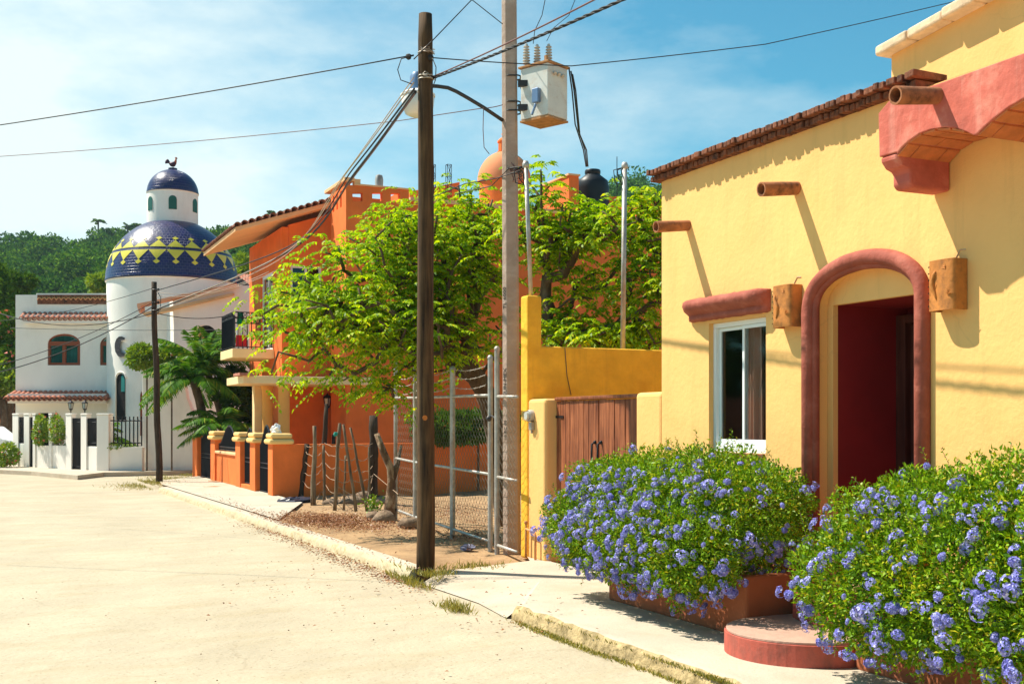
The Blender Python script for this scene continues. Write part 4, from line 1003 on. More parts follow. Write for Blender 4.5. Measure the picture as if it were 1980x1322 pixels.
# ---------- chain link fence ----------
FX = lambda y: 6.10 + (y - 13.9) * .073
fposts = [(765, 700, .035), (803, 690, .04), (875, 711, .042)]
cf = thing('chain_link_fence', (6.3, 16, 0), 'grey chain link fence and gate with steel posts and barbed wire on top', 'fence')
def fy(px):
    y = 15
    for _ in range(12): y = Yx(px, FX(y))
    return y
ys = [fy(p[0]) for p in fposts] + [fy(948), fy(961)]
for (px, py, r_), y in zip(fposts + [(948, 690, .035), (961, 673, .035)], ys):
    x = FX(y); z = zz(py, x, y); m_ = MB().tube([(x, y, -.1), (x, y, z)], r_, 10, cap=True); m_.lathe((x, y, z), [(r_ * 1.15, -.02), (r_ * 1.15, .0), (r_ * .6, .025), (0, .03)], 10); m_.build('post', galv, cf, smooth=False, autos=50)
ex = 13.03
rl = MB()
for z_ in (.12, 1.02, 2.08):
    rl.tube([(FX(ys[0]), ys[0], z_ + .05), (FX(ys[1]), ys[1], z_ + .02), (FX(ys[2]), ys[2], z_), (FX(ys[3]), ys[3], z_ - .02)], .021, 8)
    rl.tube([(FX(ys[4]), ys[4], z_ - .04), (FX(ex) + .02, ex, z_ - .06)], .021, 8)
rl.build('rail', galv, cf, smooth=True)
def link(y0, y1, z0, z1, p=.062):
    mb = MB(); n = int((y0 - y1) / p); m = int((z1 - z0) / (p * .95))
    for i in range(n + 1):
        yb = y0 - i * p; pts = []
        for j in range(m + 1):
            y = yb - (p * .5 if ((i + j) % 2) else -.5 * p); y = min(y0, max(y1, y)); pts.append(Vector((FX(y) + (.004 if j % 2 else -.004), y, z0 + (z1 - z0) * j / m)))
        mb.tube(pts, .0022, 3, cap=False)
    return mb
for a, b in ((ys[0], ys[1]), (ys[1], ys[2]), (ys[2], ys[3]), (ys[4], ex)): link(a - .03, b + .03, .12, 2.07).build('mesh', mesh_m, cf)
bw = MB()
for z_ in (2.22, 2.36, 2.48):
    pts = []
    for a, b in ((ys[0], ys[1]), (ys[1], ys[2]), (ys[2], ys[3])):
        for i in range(8): y = a + (b - a) * i / 8; pts.append(Vector((FX(y), y, z_ - .05 * math.sin(PI * i / 8))))
    bw.tube(pts, .005, 4)
    for i in range(0, 24): q = pts[i]; bw.tube([q + Vector((0, .02, -.02)), q + Vector((0, -.02, .02))], .003, 3)
bw.build('barbed_wire', galv, cf)
MB().sphere((FX(ys[3]) - .04, ys[3] - .05, 1.75), .04, 8, 6).tube([(FX(ys[3]), ys[3], 1.8), (FX(ys[4]), ys[4], 1.74)], .012, 5).build('chain_lock', darkmetal, cf)

# ---------- stick fence with barbed wire ----------
sf = thing('stick_fence', gnd(650, 975), 'rough fence of crooked sticks and posts strung with loose barbed wire', 'fence')
sticks = [((581, 960), (593, 858), .06, darkwood), ((606, 976), (609, 823), .042, stick), ((620, 958), (633, 780), .05, darkwood), ((636, 958), (645, 840), .045, darkwood), ((647, 990), (656, 818), .036, stick),
          ((689, 991), (664, 820), .028, stick), ((711, 990), (678, 826), .024, stick), ((716, 992), (714, 863), .016, stick), ((721, 975), (723, 803), .095, darkwood), ((665, 985), (667, 880), .02, stick), ((627, 975), (626, 860), .03, stick)]
tops = []
for (b, t, r_, m_) in sticks:
    g = gnd(*b); Z = 1.7 * F / (b[1] - HOR); T_ = at(t[0], t[1], Z); n_ = 7
    pts = [g.lerp(T_, i / n_) + Vector((rnd.uniform(-.012, .012), rnd.uniform(-.012, .012), -.05 if i == 0 else 0)) for i in range(n_ + 1)]
    MB().tube(pts, 0, 8, rs=[r_ * 1.2 * (1 - .25 * i / n_) * rnd.uniform(.88, 1.12) for i in range(n_ + 1)], jit=.14).build('post', m_, sf, smooth=True)
    tops.append((g, T_))
order = [0, 1, 2, 4, 5, 6, 8]
bw = MB()
def onst(i, z): g, t = tops[i]; return g.lerp(t, min(.97, z / max(.2, t.z)))
for lv in (.10, .38, .60, .82, 1.04, 1.27):
    pts = []
    for a, b in zip(order[:-1], order[1:]):
        p = onst(a, lv + rnd.uniform(-.05, .05)); q = onst(b, lv + rnd.uniform(-.05, .05))
        for i in range(5): pts.append(p.lerp(q, i / 5) + Vector((0, 0, -.05 * math.sin(PI * i / 5) + rnd.uniform(-.02, .02))))
    pts.append(onst(8, lv)); bw.tube(pts, .0055, 4)
    for q in pts[::2]: bw.tube([q + Vector((0, .025, -.025)), q + Vector((.0, -.025, .025))], .004, 3)
bw.tube([tops[4][0].lerp(tops[4][1], .3), tops[6][0].lerp(tops[6][1], .1), tops[8][0].lerp(tops[8][1], .35), at(770, 955, 19)], .006, 4)
bw.build('barbed_wire', barb_m, sf)
MB().sphere(at(649, 839, tops[4][1].dot(Vector((s_, c_, 0))) - .05), .04, 8, 6, jit=.3).build('cord', M('green_cord', (.03, .35, .28), .6), sf)
# forked dead trunk
dt = thing('dead_tree', gnd(752, 1004), 'leaning forked dead trunk with peeling bark beside the stick fence', 'dead tree')
Zd = 1.7 * F / (1004 - HOR)
MB().tube([gnd(752, 1004) - Vector((0, 0, .1)), at(756, 960, Zd), at(757, 930, Zd), at(755, 905, Zd), at(742, 875, Zd), at(728, 838, Zd)], 0, 10, rs=[.12, .085, .075, .07, .06, .05], jit=.12).build('trunk', M('peeling_bark', (.16, .09, .05), .95, var=.4, vs=7, bump=.8, bs=18, stain=(.62, .46, .30), sscale=(4, 4, 2.5), samt=.9), dt, smooth=True)
MB().tube([at(757, 935, Zd), at(768, 900, Zd), at(776, 860, Zd)], 0, 8, rs=[.06, .045, .02], jit=.12).build('branch', bark, dt, smooth=True)
# rocks
for k, (px, py, sx, sz_, lab) in enumerate(((724, 1004, .16, .11, 'smaller pale rounded rock left at the foot of the dead trunk'), (744, 1009, .21, .15, 'larger dark rounded rock at the foot of the dead trunk'), (790, 1020, .20, .13, 'brown rock just left of the wooden pole'), (735, 975, .20, .13, 'flat rock behind the stick fence'), (680, 975, .26, .14, 'long pale rock lying inside the stick fence'), (703, 968, .22, .16, 'upright stone beside the long rock inside the stick fence'), (640, 975, .2, .09, 'small stone under the sticks on the left'))):
    g = gnd(px, py); b = MB().sphere(g + Vector((0, 0, sz_ * .35)), 1, 9, 6, sc=(sx, sx * .8, sz_), jit=.16)
    one(b, 'rock', rock_m, lab, 'rock', 'rocks by the stick fence', smooth=True)
bag = MB().sphere(gnd(572, 972) + Vector((0, 0, .04)), 1, 14, 8, sc=(.35, .25, .09), jit=.25); one(bag, 'rubbish_bag', M('black_plastic', (.03, .03, .045), .3, var=.3), 'crumpled black plastic sheet at the corner of the orange side wall', 'rubbish')
bag = MB().sphere(gnd(905, 1062) + Vector((0, 0, .03)), 1, 12, 8, sc=(.10, .08, .04), jit=.3); one(bag, 'rubbish', M('blue_plastic', (.22, .22, .32), .5, var=.3), 'scrap of crumpled pale blue plastic below the chain link gate', 'rubbish')

# ---------- leaf litter and weeds ----------
def scatter(name, mat, label, cat, spots, sz, up=.9, lift=.006):
    P_, D_, N_ = [], [], []
    for (px, py, rx_, ry_, n_) in spots:
        g = gnd(px, py); m = rs.normal(size=(n_, 2)) * np.array([rx_, ry_])
        x = g.x + m[:, 0]; y = g.y + m[:, 1]; kxv = np.where(y < 14, 4.42, 4.42 - (y - 14) * .022)
        z = np.where(x < kxv - .03, RZ + .014, lift + .03 * rs.rand(n_)); ok = ~((x > kxv - .03) & (x < kxv + .02))
        q = np.stack([x, y, z + .01], 1)[ok]; P_.append(q); n2 = len(q)
        D_.append(np.stack([rs.normal(size=n2), rs.normal(size=n2), rs.uniform(-.1, .35, n2)], 1)); N_.append(np.stack([rs.normal(size=n2) * .35, rs.normal(size=n2) * .35, np.ones(n2)], 1))
    P_, D_, N_ = map(np.concatenate, (P_, D_, N_)); n2 = len(P_)
    o = leafmesh(name, mat, None, P_, D_, N_, rs.uniform(.6, 1.3, n2) * sz, rs.uniform(.5, .8, n2) * sz); return tag(o, label, cat, kind='stuff')
scatter('fallen_leaves', leaf_dead, 'brown fallen leaves on the dirt and along the kerb', 'leaves', [(650, 1010, .42, .8, 5200), (600, 1002, .5, .8, 1500), (700, 1018, .3, .6, 900), (900, 1040, .5, .7, 900), (930, 985, 1.0, 1.2, 1100), (850, 990, .8, 1.5, 900), (620, 1050, .12, 1.6, 420), (560, 1025, .12, 2.0, 500), (700, 1078, .12, .9, 260), (760, 1100, .14, .5, 200), (480, 985, .12, 2.2, 200), (980, 1180, .25, .4, 40), (700, 1120, .8, 1.5, 90), (880, 1010, .5, 2, 500)], .038)
def grass(name, mat, label, spots, h):
    P_, D_, N_ = [], [], []
    for (px, py, rx_, ry_, n_) in spots:
        g = gnd(px, py); 
        for i in range(n_):
            x, y = g.x + rnd.gauss(0, rx_), g.y + rnd.gauss(0, ry_); z = RZ if x < kx(y) - .02 else -.03
            P_.append((x, y, z)); D_.append((rnd.gauss(0, .5), rnd.gauss(0, .5), 1)); N_.append((rnd.gauss(0, 1), rnd.gauss(0, 1), .1))
    n_ = len(P_); return tag(leafmesh(name, mat, None, P_, D_, N_, rs.uniform(.5, 1.3, n_) * h, .012), label, 'grass', kind='stuff')
grass('weeds', grass_y, 'yellow green weeds and grass tufts along kerb and road edge', [(800, 1108, .05, .25, 300), (840, 1108, .12, .08, 260), (870, 1150, .06, .12, 150), (890, 1157, .05, .1, 150), (905, 1095, .25, .12, 220), (300, 933, .5, .8, 1200), (340, 925, .5, 1.0, 900), (370, 918, .2, .5, 300), (270, 930, .3, .5, 300), (780, 1100, .06, .4, 200)], .09)
grass('moss', grass_y, 'yellowed moss and grass on the near kerb edge', [(1380, 1308, .02, .12, 900), (1300, 1280, .02, .2, 300), (1180, 1240, .02, .3, 300), (1050, 1195, .03, .3, 400), (1100, 1215, .02, .3, 300)], .035)
dw = MB()
sh = thing('weed_plant', gnd(722, 1000), 'small leafy green weed sprouting by the dead trunk', 'plant')
p_ = np.array(gnd(722, 1000)) + rs.normal(size=(160, 3)) * np.array([.08, .08, .1]) + np.array([0, 0, .2])
leafmesh('leaves', leaf_bright, sh, p_, rdir(160, .3), rdir(160, .9), .07, .04)
MB().tube([gnd(722, 1000), gnd(722, 1000) + Vector((.02, 0, .3))], .006, 4).build('stem', stick, sh)

# ---------- trees ----------
def B(px, py, Z, rx, ry, rz=None): 
    p = at(px, py, Z); s = Z / F; return (p.x, p.y, p.z, rx * s, (rz or 1.0), ry * s)
rnd.seed(21)
tb0 = at(978, 1013, 18.8); tb0.z = 0
T1 = [tb0, at(965, 880, 18.7), at(948, 780, 18.5), at(925, 735, 18.2)]
bl = [B(720, 600, 17.6, 150, 105), B(850, 560, 18, 110, 140), B(930, 470, 18.6, 80, 90), B(610, 600, 17.2, 85, 85), B(545, 680, 17, 55, 38, .5), B(500, 712, 16.9, 30, 18, .3), B(700, 490, 17.6, 85, 55), B(790, 460, 18, 80, 60), B(640, 720, 17, 60, 50, .5), B(740, 730, 17.4, 90, 42, .7), B(860, 690, 18, 60, 50), B(905, 350, 18.6, 22, 30, .3), B(870, 420, 18.4, 60, 30, .6), B(950, 650, 18.4, 40, 60, .6), B(575, 560, 17.2, 30, 22, .4), B(800, 640, 17.2, 120, 70), B(530, 625, 17, 35, 28, .4), B(520, 730, 16.9, 40, 16, .3), B(880, 375, 18.5, 50, 26, .4), B(930, 325, 18.6, 20, 22, .3), B(760, 425, 18, 40, 22, .4)]
make_tree('broadleaf_tree', 'spreading tree with feathery yellow green leaves, left of the concrete pole', 'tree', T1, attract(bl, 420), .17, pinnate(leaf_tree, per=8, ln=.33, lf=.084, wd=.042, pairs=5, spread=.18), 'feathery leaved trees', tip=.005)
tb1 = at(1085, 1010, 17.6); tb1.z = 0
T2 = [tb1, at(1082, 850, 17.6), at(1078, 700, 17.6), at(1078, 655, 17.6)]
bl = [B(1050, 430, 17.3, 55, 60, .8), B(1040, 345, 17.3, 42, 28, .4), B(1150, 428, 17.5, 75, 30), B(1225, 450, 17, 55, 60, .8), B(1240, 560, 16.8, 40, 70, .8), B(1090, 470, 17.4, 60, 40), B(1100, 590, 17.3, 42, 40, .7), B(1170, 640, 17.0, 110, 32, .9), B(1250, 650, 16.6, 40, 40), B(1240, 385, 16.8, 40, 24, .6), B(1055, 520, 17.5, 30, 60, .6), B(1160, 530, 17.6, 50, 40, .7), B(1290, 500, 16.6, 50, 80), B(1070, 640, 17.2, 40, 30, .6)]
make_tree('broadleaf_tree', 'open tree with pale twigs and feathery leaves, behind the mustard wall', 'tree', T2, attract(bl, 270), .13, pinnate(leaf_tree, per=7, ln=.30, lf=.086, wd=.042, pairs=5, spread=.15), 'feathery leaved trees', tip=.007)
# loose stones on the road
st = MB()
for i in range(200):
    x, y = (rnd.uniform(-3, 4.2), rnd.uniform(2.5, 14)) if i % 2 else (rnd.uniform(2.6, 4.35), rnd.uniform(4, 26)); r_ = rnd.uniform(.003, .009)
    st.sphere((x, y, RZ + .012), r_, 5, 4, sc=(1, rnd.uniform(.6, 1.2), .6), jit=.2)
one(st, 'pebbles', rock_m, 'small loose stones scattered over the pale road', 'pebbles', kind='stuff')
# ---------- orange house ----------
rnd.seed(33)
OX, OY = 7.8, 33.2
oh = thing('orange_house', (10, 34, 0), 'orange stuccoed house with square tower, tiled eave, balcony and porch columns', 'house')
eave = [(6.35, 7.12), (9.3, 8.12)]
zr = lambda x: 7.12 + (x - 6.35) * .339
bal_y0, bal_y1, bal_x = 34.16, 36.1, 6.55
fy0, fy1 = Yx(527, OX), Yx(504, OX); fz0, fz1 = 3.9, zpx(527, 524, OX)
gy0, gy1 = 33.9, 36.5
mb = MB().prism([(OX, OY, 0), (OX, 37.8, 0), (OX, 37.8, zr(OX) - .17), (OX, OY, zr(OX) - .17)], (.2, 0, 0), holes=[[(OX, fy0, fz0), (OX, fy1, fz0), (OX, fy1, fz1), (OX, fy0, fz1)]])
wx0, wx1 = Xy(562, OY), Xy(622, OY); wz0, wz1 = zz(600, 8, OY), zz(512, 8, OY)
dx0, dx1 = Xy(653, OY), Xy(672, OY)
mb.prism([(OX + .201, OY, 0), (21.6, OY, 0), (21.6, OY, 8.5), (9.3, OY, 8.5), (9.3, OY, zr(9.3) - .17), (OX + .201, OY, zr(OX + .2) - .17)], (0, .2, 0), holes=[[(wx0, OY, wz0), (wx1, OY, wz0), (wx1, OY, wz1), (wx0, OY, wz1)], [(dx0, OY, .25), (dx1, OY, .25), (dx1, OY, 2.35), (dx0, OY, 2.35)]])
mb.box(9.3, 9.5, OY + .2, 37.8, 5, 8.5); mb.box(OX + .2, 21.6, 37.6, 37.8, 0, 7.3)
mb.build('wall', ora, oh, bevel=.02)
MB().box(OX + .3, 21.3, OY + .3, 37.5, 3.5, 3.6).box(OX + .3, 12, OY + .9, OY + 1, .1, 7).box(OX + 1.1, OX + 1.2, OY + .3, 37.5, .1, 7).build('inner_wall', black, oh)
MB().box(9.5, 21.4, OY + .2, 37.6, 8.3, 8.45).build('flat_roof', pale, oh)
# windows
def sashwin(name, cx0, cx1, z0, z1, plane, axis, bars, t=.05, mt=white_p):
    b = MB(); lo, hi = cx0, cx1
    def bx(a0, a1, zz0, zz1, d0=0, d1=.06):
        if axis == 'y': b.box(a0, a1, plane + .06 + d0, plane + .06 + d1, zz0, zz1)
        else: b.box(plane + .06 + d0, plane + .06 + d1, a0, a1, zz0, zz1)
    bx(lo, hi, z0, z0 + t); bx(lo, hi, z1 - t, z1); bx(lo, lo + t, z0 + t, z1 - t); bx(hi - t, hi, z0 + t, z1 - t)
    for k in range(1, bars): c = lo + (hi - lo) * k / bars; bx(c - t / 2, c + t / 2, z0 + t, z1 - t, .003, .055)
    w_ = b.build(name, mt, oh); g = MB()
    if axis == 'y': g.box(lo + t, hi - t, plane + .09, plane + .094, z0 + t, z1 - t)
    else: g.box(plane + .09, plane + .094, lo + t, hi - t, z0 + t, z1 - t)
    g.build('pane', glass, w_); return w_
sashwin('window', wx0, wx1, wz0, wz1, OY, 'y', 2, .07)
sashwin('balcony_door', fy0, fy1, fz0, fz1, OX, 'x', 2, .09)
MB().box(wx0 - .05, wx1 + .05, OY - .08, OY - .003, wz0 - .08, wz0).build('sill', white_p, oh, bevel=.01)
od = MB().box(dx0, dx1, OY + .08, OY + .13, .25, 2.35).build('door', doorwood, oh)
MB().sphere((dx0 + .1, OY + .06, 1.2), .03, 8, 6).build('handle', darkmetal, od)
# roof: soffit slab, fascia, tiles
Y0_, Y1_ = 32.7, 38.0
MB().prism([(6.35, Y0_, 7.12), (6.35, Y0_, 7.25), (9.3, Y0_, zr(9.3) + .13), (9.3, Y0_, zr(9.3))], (0, Y1_ - Y0_, 0)).build('eave', peach, oh, bevel=.015)
rt = MB()
def halftile(mb, a, b, up, r, n=6, th=.018, r2=None):
    a, b, up = Vector(a), Vector(b), Vector(up).normalized(); d = (b - a).normalized(); sd = d.cross(up).normalized(); up = sd.cross(d); r2 = r2 or r * .82; bs = len(mb.v)
    for (p, q) in ((a, r), (b, r2), (b, r2 - th), (a, r - th)):
        for k in range(n + 1): t = PI * k / n; mb.v.append(tuple(p + sd * math.cos(t) * q + up * math.sin(t) * q))
    for i in range(4):
        i2 = (i + 1) % 4
        for k in range(n): mb.f.append((bs + i * (n + 1) + k, bs + i * (n + 1) + k + 1, bs + i2 * (n + 1) + k + 1, bs + i2 * (n + 1) + k))
sl3 = Vector((1, 0, .339)).normalized(); upn = Vector((-.339, 0, 1)).normalized()
y = Y0_ + .3
while y < Y1_:
    x = 6.30
    while x < 9.3: p = Vector((x, y, zr(x) + .14 + rnd.uniform(-.008, .008))); halftile(rt, p, p + sl3 * .42, upn, .085); x += .36
    y += .19
x = 6.4
while x < 9.6:      # scalloped verge tiles facing the side
    p = Vector((x, Y0_ - .10, zr(x) + .15 + rnd.uniform(-.01, .01))); halftile(rt, p, p + Vector((0, .5, .01)), upn, .10, 7); x += .205
rt.build('roof_tiles', tiled, oh)
# tower
TX0 = 9.08; TY = Yx(669, TX0); TX1 = Xy(791, TY); zt_ = zz(357, TX0, TY); ztl = zz(343, TX0, TY)
tw_ = MB()
def sq(px0, px1, y0, y1): return [(Xy(px0, TY), TY, zz(y1, Xy(px0, TY), TY)), (Xy(px1, TY), TY, zz(y1, Xy(px1, TY), TY)), (Xy(px1, TY), TY, zz(y0, Xy(px1, TY), TY)), (Xy(px0, TY), TY, zz(y0, Xy(px0, TY), TY))]
hs = [sq(682, 701, 373, 389), sq(720, 739, 373, 389), sq(756, 773, 374, 390)]
tw_.prism([(TX0, TY, 0), (TX1, TY, 0), (TX1, TY, zt_), (TX0, TY, zt_)], (0, .2, 0), holes=hs)
yb = TY + 1.55
zs0, zs1 = hs[0][0][2] - .1, hs[0][2][2] + .1
ys_ = [TY + .45 + .38 * k for k in range(3)]
tw_.prism([(TX0 + .001, TY + .2, 0), (TX0 + .001, yb, 0), (TX0 + .001, yb, ztl - .1), (TX0 + .001, TY + .2, ztl - .1)], (.18, 0, 0), holes=[[(TX0 + .001, q, zs0), (TX0 + .001, q + .14, zs0), (TX0 + .001, q + .14, zs1), (TX0 + .001, q, zs1)] for q in ys_])
tw_.box(TX1 - .2, TX1 - .001, TY + .2, yb, 0, zt_ - .002); tw_.box(TX0 + .18, TX1 - .2, yb - .15, yb, 0, zs0 - .05)
tw_.build('tower', ora, oh, bevel=.012)
tc_ = MB().box(TX0 - .06, TX0 + .24, TY - .05, yb + .5, ztl - .099, ztl); tc_.box(TX0 + .243, TX1 + .04, TY - .04, TY + .24, zt_ + .001, zt_ + .05); tc_.box(TX0 + .244, TX0 + .42, TY - .02, TY + .2, zt_ + .051, ztl - .02)
tc_.build('tower_coping', peach, oh, bevel=.01)
MB().box(TX0 + .2, TX1 - .2, TY + .2, yb, zs0 - .3, zs0 - .2).build('tower_floor', pale, oh)
# roof top walls, terrace blocks, coping
cpg = MB().box(Xy(791, OY), 21.65, OY - .12, OY + .25, 8.5, 8.62); cpg.build('coping', peach, oh, bevel=.01)
zA = lambda px, py, Y: zz(py, Xy(px, Y), Y)
bx0 = Xy(1103, 33.35); bx1 = Xy(1117, 33.35); zt1 = zA(1103, 338, 33.35)
for tb2 in (MB().prism([(Xy(792, 35.2), 35.2, 8.3), (Xy(889, 35.2), 35.2, 8.3), (Xy(889, 35.2), 35.2, zA(889, 352, 35.2)), (Xy(815, 35.2), 35.2, zA(815, 366, 35.2)), (Xy(792, 35.2), 35.2, zA(792, 370, 35.2))], (0, .2, 0)),
    MB().box(bx0, bx1 + .1, 33.45, 35.6, 8.3, zt1), MB().box(Xy(1178, 34), Xy(1200, 34), 34, 35, 8.3, zA(1190, 380, 34)), MB().box(Xy(1240, 33.6), Xy(1330, 33.6), 33.6, 35, 8.3, zA(1260, 387, 33.6))):
    tb2.build('terrace_wall', ora, oh, bevel=.012)
MB().box(bx0 - .05, bx1 + .13, 33.40, 35.65, zt1 + .002, zt1 + .06).build('terrace_coping', peach, oh)
dp = MB().tube([(Xy(1057, OY), OY - .08, zA(1057, 465, OY)), (Xy(1057, OY), OY - .08, .2)], .06, 10); dp.build('downpipe', M('grey_pvc', (.42, .45, .5), .5), oh, smooth=True)
# small rooftop dome with lantern
dc = Vector((Xy(975, 34.6), 34.6, 8.45)); zb = zA(975, 352, 34.6); r_ = 52 / F * (34.6 * c_ + dc.x * s_)
dm = thing('roof_dome', dc, 'small pink and orange dome with a lantern on the orange house roof', 'dome')
MB().lathe((dc.x, dc.y, 0), [(r_ * .93, 8.45), (r_ * .93, zb - .03)], 32).build('drum', ora, dm, smooth=True)
MB().lathe((dc.x, dc.y, zb), [(r_, -.03)] + [(r_ * math.cos(a), r_ * 1.12 * math.sin(a)) for a in [PI / 2 * i / 12 for i in range(12)]] + [(0, r_ * 1.12)], 36).build('shell', M('pink_stucco_dome', (.80, .28, .12), .85, var=.1), dm, smooth=True)
lt_ = MB(); zl = zb + r_ * 1.08
for k in range(4): a = PI / 4 + k * PI / 2 - TH; lt_.obox((dc.x + .13 * math.cos(a) * 1.2, dc.y + .13 * math.sin(a) * 1.2, zl + .17), (math.cos(a), math.sin(a), 0), (-math.sin(a), math.cos(a), 0), (0, 0, 1), .05, .07, .17)
lt_.lathe((dc.x, dc.y, zl), [(.24, -.05), (.24, .03), (0, .03)], 20).lathe((dc.x, dc.y, zl + .34), [(0, 0), (.23, 0), (.23, .05), (.15, .13), (.06, .19), (0, .2)], 20).sphere((dc.x, dc.y, zl + .62), .09, 12, 8)
lt_.build('lantern', ora, dm, autos=40)
# water tank
tk = Vector((Xy(1146, 34.2), 34.2, 8.45)); tkz = zA(1146, 318, 34.2)
tn = thing('water_tank', tk, 'black plastic water tank with a ribbed lid on the orange house roof', 'water tank')
h_ = tkz - 8.45; sc_h = h_ / 1.55
MB().lathe(tk, [(0, 0), (.54, 0), (.56, .05 * sc_h)] + [(.56 + (.012 if i % 2 else -.008), (.1 + i * .09) * sc_h) for i in range(10)] + [(.53, 1.05 * sc_h), (.51, 1.12 * sc_h), (.26, 1.27 * sc_h), (.26, 1.29 * sc_h), (0, 1.30 * sc_h)], 32).build('body', rubber, tn, autos=50)
MB().lathe(tk + Vector((0, 0, 1.29 * sc_h)), [(0, 0), (.25, .0), (.27, .03), (.27, .12), (.25, .15), (0, .15)], 24).build('lid', rubber, tn, autos=40)
for px, lab in ((838, 'left steel rebar column standing on the orange house roof'), (869, 'right steel rebar column standing on the orange house roof')):
    Yr = 34.0; x0, x1 = Xy(px - 4, Yr), Xy(px + 4, Yr); zt2, zb2 = zA(px, 318, Yr), 8.45; mb = MB()
    for x in (x0, x1):
        for y in (Yr, Yr + .14): mb.tube([(x, y, zb2), (x, y, zt2)], .010, 4)
    n_ = 4
    for k in range(n_):
        za, zc = zb2 + (zt2 - zb2) * k / n_, zb2 + (zt2 - zb2) * (k + 1) / n_; mb.tube([(x0, Yr, za), (x1, Yr, zc)], .008, 4).tube([(x1, Yr, za), (x0, Yr, zc)], .008, 4).tube([(x0, Yr, zc), (x1, Yr, zc), (x1, Yr + .14, zc), (x0, Yr + .14, zc), (x0, Yr, zc)], .008, 4)
    one(mb, 'rebar_column', iron, lab, 'rebar', 'rebar columns on the roof')
one(MB().lathe((Xy(733, 33.5), 33.5, zA(733, 357, 33.5) - .1), [(.12, 0), (.13, .25), (.1, .38), (0, .42)], 14), 'roof_vent', galv, 'pale round metal vent showing above the tower parapet', 'vent', autos=40)
an = MB().tube([(Xy(1193, 36), 36, 8.3), (Xy(1193, 36), 36, zA(1193, 303, 36))], .015, 5); one(an, 'antenna', iron, 'thin dark rod antenna behind the black water tank', 'antenna')
# balcony
MB().box(bal_x, OX - .003, bal_y0, bal_y1, 3.62, 3.89).build('balcony_slab', cream, oh, bevel=.015)
br_ = MB(); zt3, zb3 = 4.98, 3.95
def rail_run(mb, p, q, n):
    p, q = Vector((*p, 0)), Vector((*q, 0)); up = lambda v, z: Vector((v.x, v.y, z))
    for z in (zt3, zt3 - .17, zb3): mb.tube([up(p, z), up(q, z)], .014, 5)
    for i in range(n + 1):
        v = p.lerp(q, i / n); mb.tube([up(v, zb3 - .06), up(v, zt3)], .010, 4)
    m = int((q - p).length / .17)
    for i in range(m):
        c = up(p.lerp(q, (i + .5) / m), zt3 - .085); d = (q - p).normalized()
        mb.tube([c + d * .07 * math.cos(2 * PI * k / 12) + Vector((0, 0, .07 * math.sin(2 * PI * k / 12))) for k in range(13)], .009, 4)
rail_run(br_, (bal_x + .04, bal_y0 + .04), (OX - .02, bal_y0 + .04), 9); rail_run(br_, (bal_x + .04, bal_y0 + .06), (bal_x + .04, bal_y1 - .04), 17); rail_run(br_, (bal_x + .04, bal_y1 - .04), (OX - .02, bal_y1 - .04), 9)
br_.build('balcony_railing', iron, oh)
MB().box(bal_x + .12, bal_x + .14, bal_y0 + .3, bal_y1 - .1, 3.95, 4.9).build('balcony_screen', iron, oh)
flg = thing('flag', (bal_x + .2, bal_y0 + .12, 3.95), 'green, white and red flag hanging down inside the balcony railing', 'flag')
n_ = 14
for (nm, za, zc, cm) in (('green_band', 4.62, 4.98, (.0, .22, .10)), ('white_band', 4.30, 4.62, (.75, .74, .72)), ('red_band', 3.97, 4.30, (.62, .02, .03))):
    mb = MB()
    for i in range(n_ + 1):
        for z in (za, zc):
            t = i / n_; wd = .13 + (4.98 - z) * .16; mb.v.append((bal_x + .12 + wd * 2 * t * .62 + (4.98 - z) * -.05 + .05, bal_y0 + .12 + .035 * math.sin(t * 13 + z * 2), z))
    for i in range(n_): mb.f.append((2 * i, 2 * i + 2, 2 * i + 3, 2 * i + 1))
    mb.build(nm, M('flag_' + nm, cm, .8, var=.08), flg, smooth=True)
# porch
PY = 31.0; yellowcol = M('ochre_column', (.85, .44, .11), .85, var=.08)
px0, px1 = Xy(468, PY), Xy(722, PY); pz = zz(742, 7, PY); pz2 = zz(727, 7, PY)
MB().box(px0, px1, PY - .15, OY - .004, pz, pz2).build('porch_roof', cream, oh, bevel=.015)
MB().box(px0 - .12, px0 + .25, PY - .28, PY + .6, pz2 + .002, pz2 + .07).build('porch_edge_tile', tile, oh)
for px, Yc, r_ in ((549, PY + .1, .16), (517, OY - .45, .16), (700, PY + .1, .165)):
    x = Xy(px, Yc); MB().lathe((x, Yc, 0), [(r_ * 1.25, 0), (r_ * 1.25, .12), (r_, .16), (r_ * .97, pz - .12), (r_ * 1.2, pz - .05), (r_ * 1.2, pz - .001)], 24).build('column', yellowcol, oh, autos=50)
MB().box(Xy(492, OY - .3), Xy(508, OY - .3), OY - .3, OY - .003, 0, pz - .003).build('pilaster', cream, oh)
def lantern(p, label, s=1.0):
    l_ = thing('wall_lantern', p, label, 'lantern')
    p = Vector(p); m_ = MB()
    for k in range(4): a = k * PI / 2; m_.tube([p + Vector((.06 * s * math.cos(a), .06 * s * math.sin(a), 0)), p + Vector((.09 * s * math.cos(a), .09 * s * math.sin(a), .2 * s))], .010 * s, 4)
    m_.lathe(p, [(0, 0), (.07 * s, 0), (.07 * s, -.02 * s), (.02 * s, -.06 * s), (.02 * s, -.14 * s)], 8).lathe(p + Vector((0, 0, .2 * s)), [(.115 * s, 0), (.09 * s, .04 * s), (.02 * s, .1 * s), (0, .13 * s)], 8)
    m_.build('frame', iron, l_); MB().lathe(p, [(.05 * s, .01), (.075 * s, .19 * s)], 8).build('glass', lampglobe, l_); return l_
lantern((Xy(658, OY - .15), OY - .15, zz(772, 9.5, OY)), 'dark lantern over the porch door of the orange house', 1.2)
lantern((Xy(633, OY - .15), OY - .15, zz(785, 9, OY)), 'dark lantern on the wall left of the porch door', 1.2)
